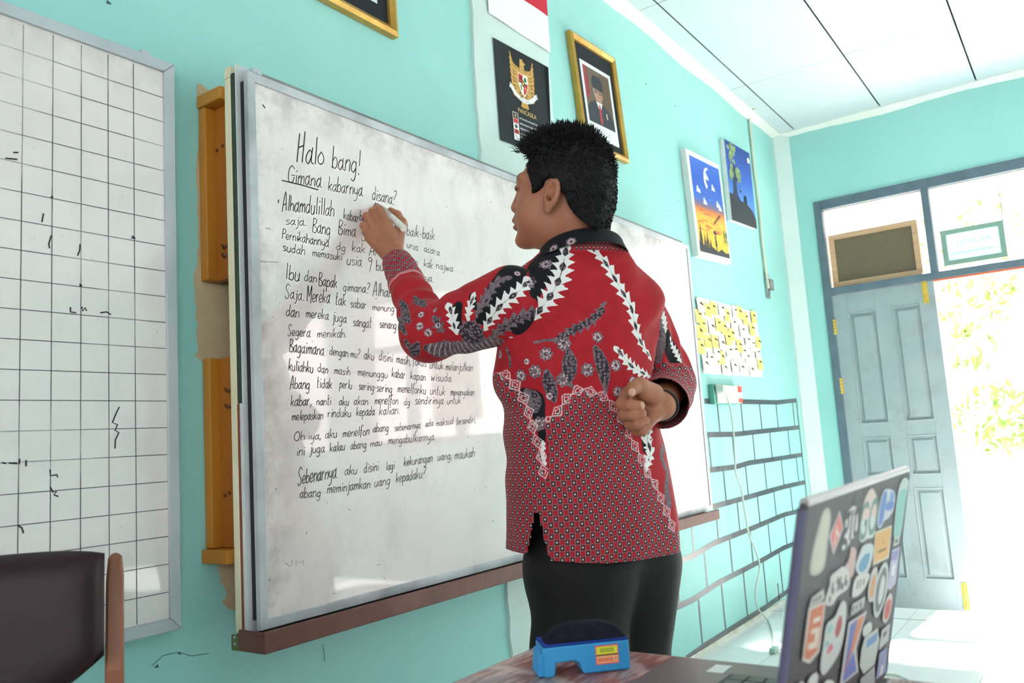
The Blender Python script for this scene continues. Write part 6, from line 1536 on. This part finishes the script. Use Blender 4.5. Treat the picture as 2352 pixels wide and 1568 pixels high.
S_.feather([Z(*p) for p in ((930, 420), (870, 430), (820, 480), (740, 600), (700, 700))], 40 * PXM, .016, key='gry', inner=False, spike=.9)
S_.feather([Z(*p) for p in ((790, 560), (750, 600))], 44 * PXM, .012, key='gry', spike=.8); S_.feather([Z(*p) for p in ((420, 690), (455, 760), (480, 800))], 46 * PXM, .013, key='gry', spike=.8)
S_.flower(*Z(1018, 325), 52 * PXM); S_.flower(*Z(1072, 445), 50 * PXM); S_.flower(*Z(990, 385), 26 * PXM)
# fan of feathers at the elbow with a round seed head
m, d, t, sg, L = S_.line([Z(*p) for p in ((360, 900), (490, 918), (620, 925), (800, 890), (1010, 862))], .18)
c = S_.hit(*Z(600, 960)); df = S_.V[m] - c; e1 = S_.hit(*Z(760, 930)) - c; e1 /= np.linalg.norm(e1); e2 = np.cross(S_.N[m].mean(0), e1); ang = np.arctan2(df @ e2, df @ e1)
up_ = np.interp(t / L, [0, .2, .5, .8, 1], [30, 104, 124, 100, 24]) * PXM * (.86 + .2 * np.abs(np.sin(t / .0045)))
S_.put('gry', d - up_, m); S_.put('lin', np.maximum(np.abs(np.mod(t / .011 + d / .03 * (t / L - .5), 1.0) - .5) * .011 - .0009 , d - up_ * .9), m)
S_.put('ins', np.maximum(np.abs(np.mod(t / .011 + .5 + d / .03 * (t / L - .5), 1.0) - .5) * .011 - .0012, d - up_ * .85), m)
S_.flower(*Z(672, 790), 96 * PXM, 12); c = S_.hit(*Z(672, 800)); S_.put('ins', np.linalg.norm(S_.V - c, axis=1) - 84 * PXM); S_.a['lin'][np.linalg.norm(S_.V - c, axis=1) < 100 * PXM] = .05
for pts, w in ((((180, 580), (205, 640), (240, 720)), 40), (((280, 550), (320, 585), (350, 610)), 32), (((165, 705), (185, 750), (215, 800)), 34), (((300, 870), (280, 915), (258, 950)), 36), (((215, 850), (232, 890), (240, 900)), 28)): S_.leafy([Z(*p) for p in pts], w * PXM)
for x, y, r in ((322, 670, 30), (312, 750, 34), (372, 795, 34), (440, 745, 26), (420, 640, 20)): S_.flower(*Z(x, y), r * PXM)
tf = tcoord(VL, Le, Lw); sc2 = cS / .045
bd = (.66 - tf) * lb + .006 * np.abs(np.sin(sc2 * 2.2)); S_.a['chk'] = np.where(sS > la, bd, .05)
for off in (.003, .008): S_.put('lin', np.where(sS > la, np.abs(bd - off) - .0011, .05))
for k in ('blk', 'wht', 'gry', 'ins'): S_.a[k] = np.where((bd < .010) & (sS > la), .05, S_.a[k])
# right sleeve
Rg = Cloth(VR, FR)
sR2, cR, la2, lb2 = axial(VR, Rs, Re, Rw, .048)
Rg.band('gry', [(1492, 690), (1505, 720), (1512, 750), (1515, 790), (1505, 840)], [.012, .016, .02, .016, .012]); Rg.feather([(1515, 700), (1526, 735), (1530, 765)], .008, .012, inner=False)
Rg.band('blk', [(1528, 770), (1540, 800), (1556, 830), (1570, 850)], [.014, .018, .018, .012]); Rg.feather([(1540, 775), (1556, 815), (1575, 845)], .007, .012, inner=False); Rg.band('blk', [(1500, 800), (1510, 850)], [.012, .018]); Rg.band('ins', [(1500, 720), (1512, 770)], [.008, .01])
Rg.a['chk'] = (.80 * la2 - sR2) + .008 * np.sin(cR / .012)
for k in ('blk', 'wht', 'gry'): Rg.a[k] = np.where(Rg.a['chk'] < -.02, .05, Rg.a[k])

def batik():
    m, t, b = newmat('batik_cloth', 0.72, 0.2)
    A = {k: t.attr('p_' + k) for k in ('blk', 'wht', 'gry', 'ins', 'chk', 'lin')}
    def inside(k, w_=.0004): return t.ramp(A[k], w_, -w_)
    nf = t.noise(30, 4)
    red = t.mix(t.ramp(nf, .3, .7), lin((176, 30, 42)), lin((160, 24, 36)))
    blk = lin((20, 20, 26)); wht = lin((232, 228, 226)); gry = t.mix(t.ramp(t.noise(160, 3), .4, .6), lin((126, 110, 116)), lin((96, 82, 90)))
    vor = t.add('ShaderNodeTexVoronoi'); vor.inputs['Scale'].default_value = 150; vor.inputs['Randomness'].default_value = .55
    t.link(t.add('ShaderNodeTexCoord').outputs['Object'], vor.inputs['Vector'])
    ring = t.math('MULTIPLY', t.math('GREATER_THAN', vor.outputs['Distance'], .27), t.math('LESS_THAN', vor.outputs['Distance'], .44))
    core = t.math('LESS_THAN', vor.outputs['Distance'], .14)
    insc = t.mix(t.math('MAXIMUM', ring, core), lin((52, 46, 54)), lin((142, 122, 132)))
    c = t.mix(inside('blk'), red, blk); c = t.mix(inside('gry'), c, gry); c = t.mix(inside('wht'), c, wht); c = t.mix(inside('ins'), c, insc)
    # staggered blocks: black with a white dot, then red, with pink outlines
    w_, h_ = .0185, .0112
    cu, cv = t.attr('cu'), t.attr('cv')
    vv = t.math('DIVIDE', t.math('ADD', cv, 3.0), h_); row = t.math('FLOOR', vv); fv = t.math('SUBTRACT', vv, row)
    uu = t.math('ADD', t.math('DIVIDE', t.math('ADD', cu, 3.0), w_), t.math('MULTIPLY', row, .5)); fu = t.math('FRACT', uu)
    def btw(x, a, b_): return t.math('MULTIPLY', t.math('GREATER_THAN', x, a), t.math('LESS_THAN', x, b_))
    ck = t.mix(0.0, lin((172, 32, 44)), lin((172, 32, 44)))
    edge = t.math('MAXIMUM', t.math('MAXIMUM', btw(fu, .42, .52), btw(fu, .92, 1.0)), btw(fv, .86, 1.0))
    ck = t.mix(edge, ck, lin((138, 92, 98)))
    ck = t.mix(t.math('MULTIPLY', btw(fu, .04, .41), btw(fv, .0, .84)), ck, lin((50, 40, 46)))
    ck = t.mix(t.math('MULTIPLY', btw(fu, .15, .30), btw(fv, .28, .60)), ck, lin((206, 192, 190)))
    c = t.mix(inside('chk'), c, ck)
    c = t.mix(inside('lin', .0003), c, lin((222, 188, 192)))
    t.link(c, b.inputs['Base Color'])
    b.inputs['Sheen Weight'].default_value = .05
    t.bump(t.noise(700, 2), .10, .0006, b)
    return m
BATIK = batik()
shirt = mesh_obj('shirt', VT, FT, BATIK, person, T.bake(cuT, cvT), solid=.0016)
mesh_obj('sleeve', VL, FL, BATIK, shirt, S_.bake(cS, sS), solid=.0014)
mesh_obj('sleeve', VR, FR, BATIK, shirt, Rg.bake(cR, sR2), solid=.0014)
# ---- collar: a folded band, black with flowers
CB = at(1336, 589, 1.745)
NUc, NVc = 96, 14; Vc = []
for i in range(NUc):
    a = 2 * math.pi * i / NUc; bk = -math.cos(a)         # a=0 front, pi back
    for j in range(NVc + 1):
        s = j / NVc
        # inner stand goes up, then the fold falls outside
        up = .024 + .005 * bk
        if s < .35: rr, z = .070 + .003 * s, -.014 + (up + .014) * (s / .35)
        else: k = (s - .35) / .65; rr, z = .0712 + .006 * math.sin(min(k * 3, 1) * 1.57) + .018 * k, up + .004 * math.sin(min(k * 6, math.pi)) - (.036 - .002 * bk) * k
        rr *= 1 + .012 * math.sin(a * 3 + s * 4)
        p = CB + TF * (math.cos(a) * rr * 1.02 + .006 - .004) + TL_ * (math.sin(a) * rr * 1.06) + UZ * (z - .013 * math.cos(a))
        Vc.append(p)
Vc = np.array(Vc); Fc = np.array([(i * (NVc + 1) + j, ((i + 1) % NUc) * (NVc + 1) + j, ((i + 1) % NUc) * (NVc + 1) + j + 1, i * (NVc + 1) + j + 1) for i in range(NUc) for j in range(NVc)])
for _ in range(2): Vc, Fc = subdivide(Vc, Fc)
Cc = Cloth(Vc, Fc); Cc.a['blk'][:] = -.05
for x, y in ((1272, 572), (1345, 560), (1232, 598), (1312, 556)): Cc.flower(x, y, 40 * PXM)
mesh_obj('collar', Vc, Fc, BATIK, shirt, Cc.bake(np.zeros(len(Vc)), np.zeros(len(Vc))), solid=.0018)
# ---- wristband and the marker in the hand
mb = MB(); ax = (Rw - Re) / np.linalg.norm(Rw - Re); b1 = np.cross(ax, UZ); b1 /= np.linalg.norm(b1); b2 = np.cross(ax, b1); wc = Rw + ax * .004
mb.tube([wc + (b1 * math.cos(a) + b2 * math.sin(a)) * .0305 for a in np.linspace(0, 2 * math.pi, 33)], .0028, 8, cap=False)
mb.build('wristband', M('black_rubber_band', (28, 28, 30), (36, 36, 38), .5, .3), person, smooth=True)
tip = on(1, IY - .0004, 862, 466); rear = at(927, 524, 2.005); dv_ = rear - tip; dl = np.linalg.norm(dv_); dv_ /= dl
mk = thing('marker', 'white whiteboard marker held in the raised hand against the board', 'marker', tip)
WPL = M('white_marker_plastic', (226, 226, 220), (216, 216, 210), .35, .5)
mb = MB(); mb.tube([tip + dv_ * a for a in (.0225, .026, .028, dl - .02, dl)], [.0062, .0082, .0088, .0088, .0082], 20); mb.build('barrel', WPL, mk, smooth=False)
mb = MB(); mb.tube([tip + dv_ * a for a in (.006, .012, .0224)], [.0030, .0046, .0056], 14); mb.build('nozzle', M('grey_marker_nozzle', (206, 206, 206), (190, 190, 190), .4, .4), mk)
mb = MB(); mb.tube([tip + dv_ * a for a in (.0, .006)], [.0014, .0026], 10); mb.build('nib', INK, mk)
mb = MB(); mb.tube([tip + dv_ * a for a in (dl - .001, dl + .0012)], [.0088, .0088], 20); mb.tube([tip + dv_ * a for a in (dl - .024, dl - .021)], [.0092, .0092], 20); mb.build('end_cap', M('pale_cap_ring', (238, 236, 228), (226, 224, 216), .35, .5), mk)
mb = MB(); a1 = np.cross(dv_, UZ); a1 /= np.linalg.norm(a1); a2 = np.cross(dv_, a1)
for k in range(5):
    aa = -1.9 + k * .28; P4 = []
    for s_ in (.045, .085): 
        for e_ in (-.05, .05): P4.append(tip + dv_ * s_ + (a1 * math.cos(aa + e_) + a2 * math.sin(aa + e_)) * .00905)
    mb.add(P4, [(0, 1, 3, 2)])
mb.build('printed_lines', M('marker_print', (110, 112, 108), (140, 142, 138), .5, .3), mk)
# ------------------------------------------------------------------ clear helper properties
for o_ in bpy.data.objects:
    if '_o' in o_: del o_['_o']
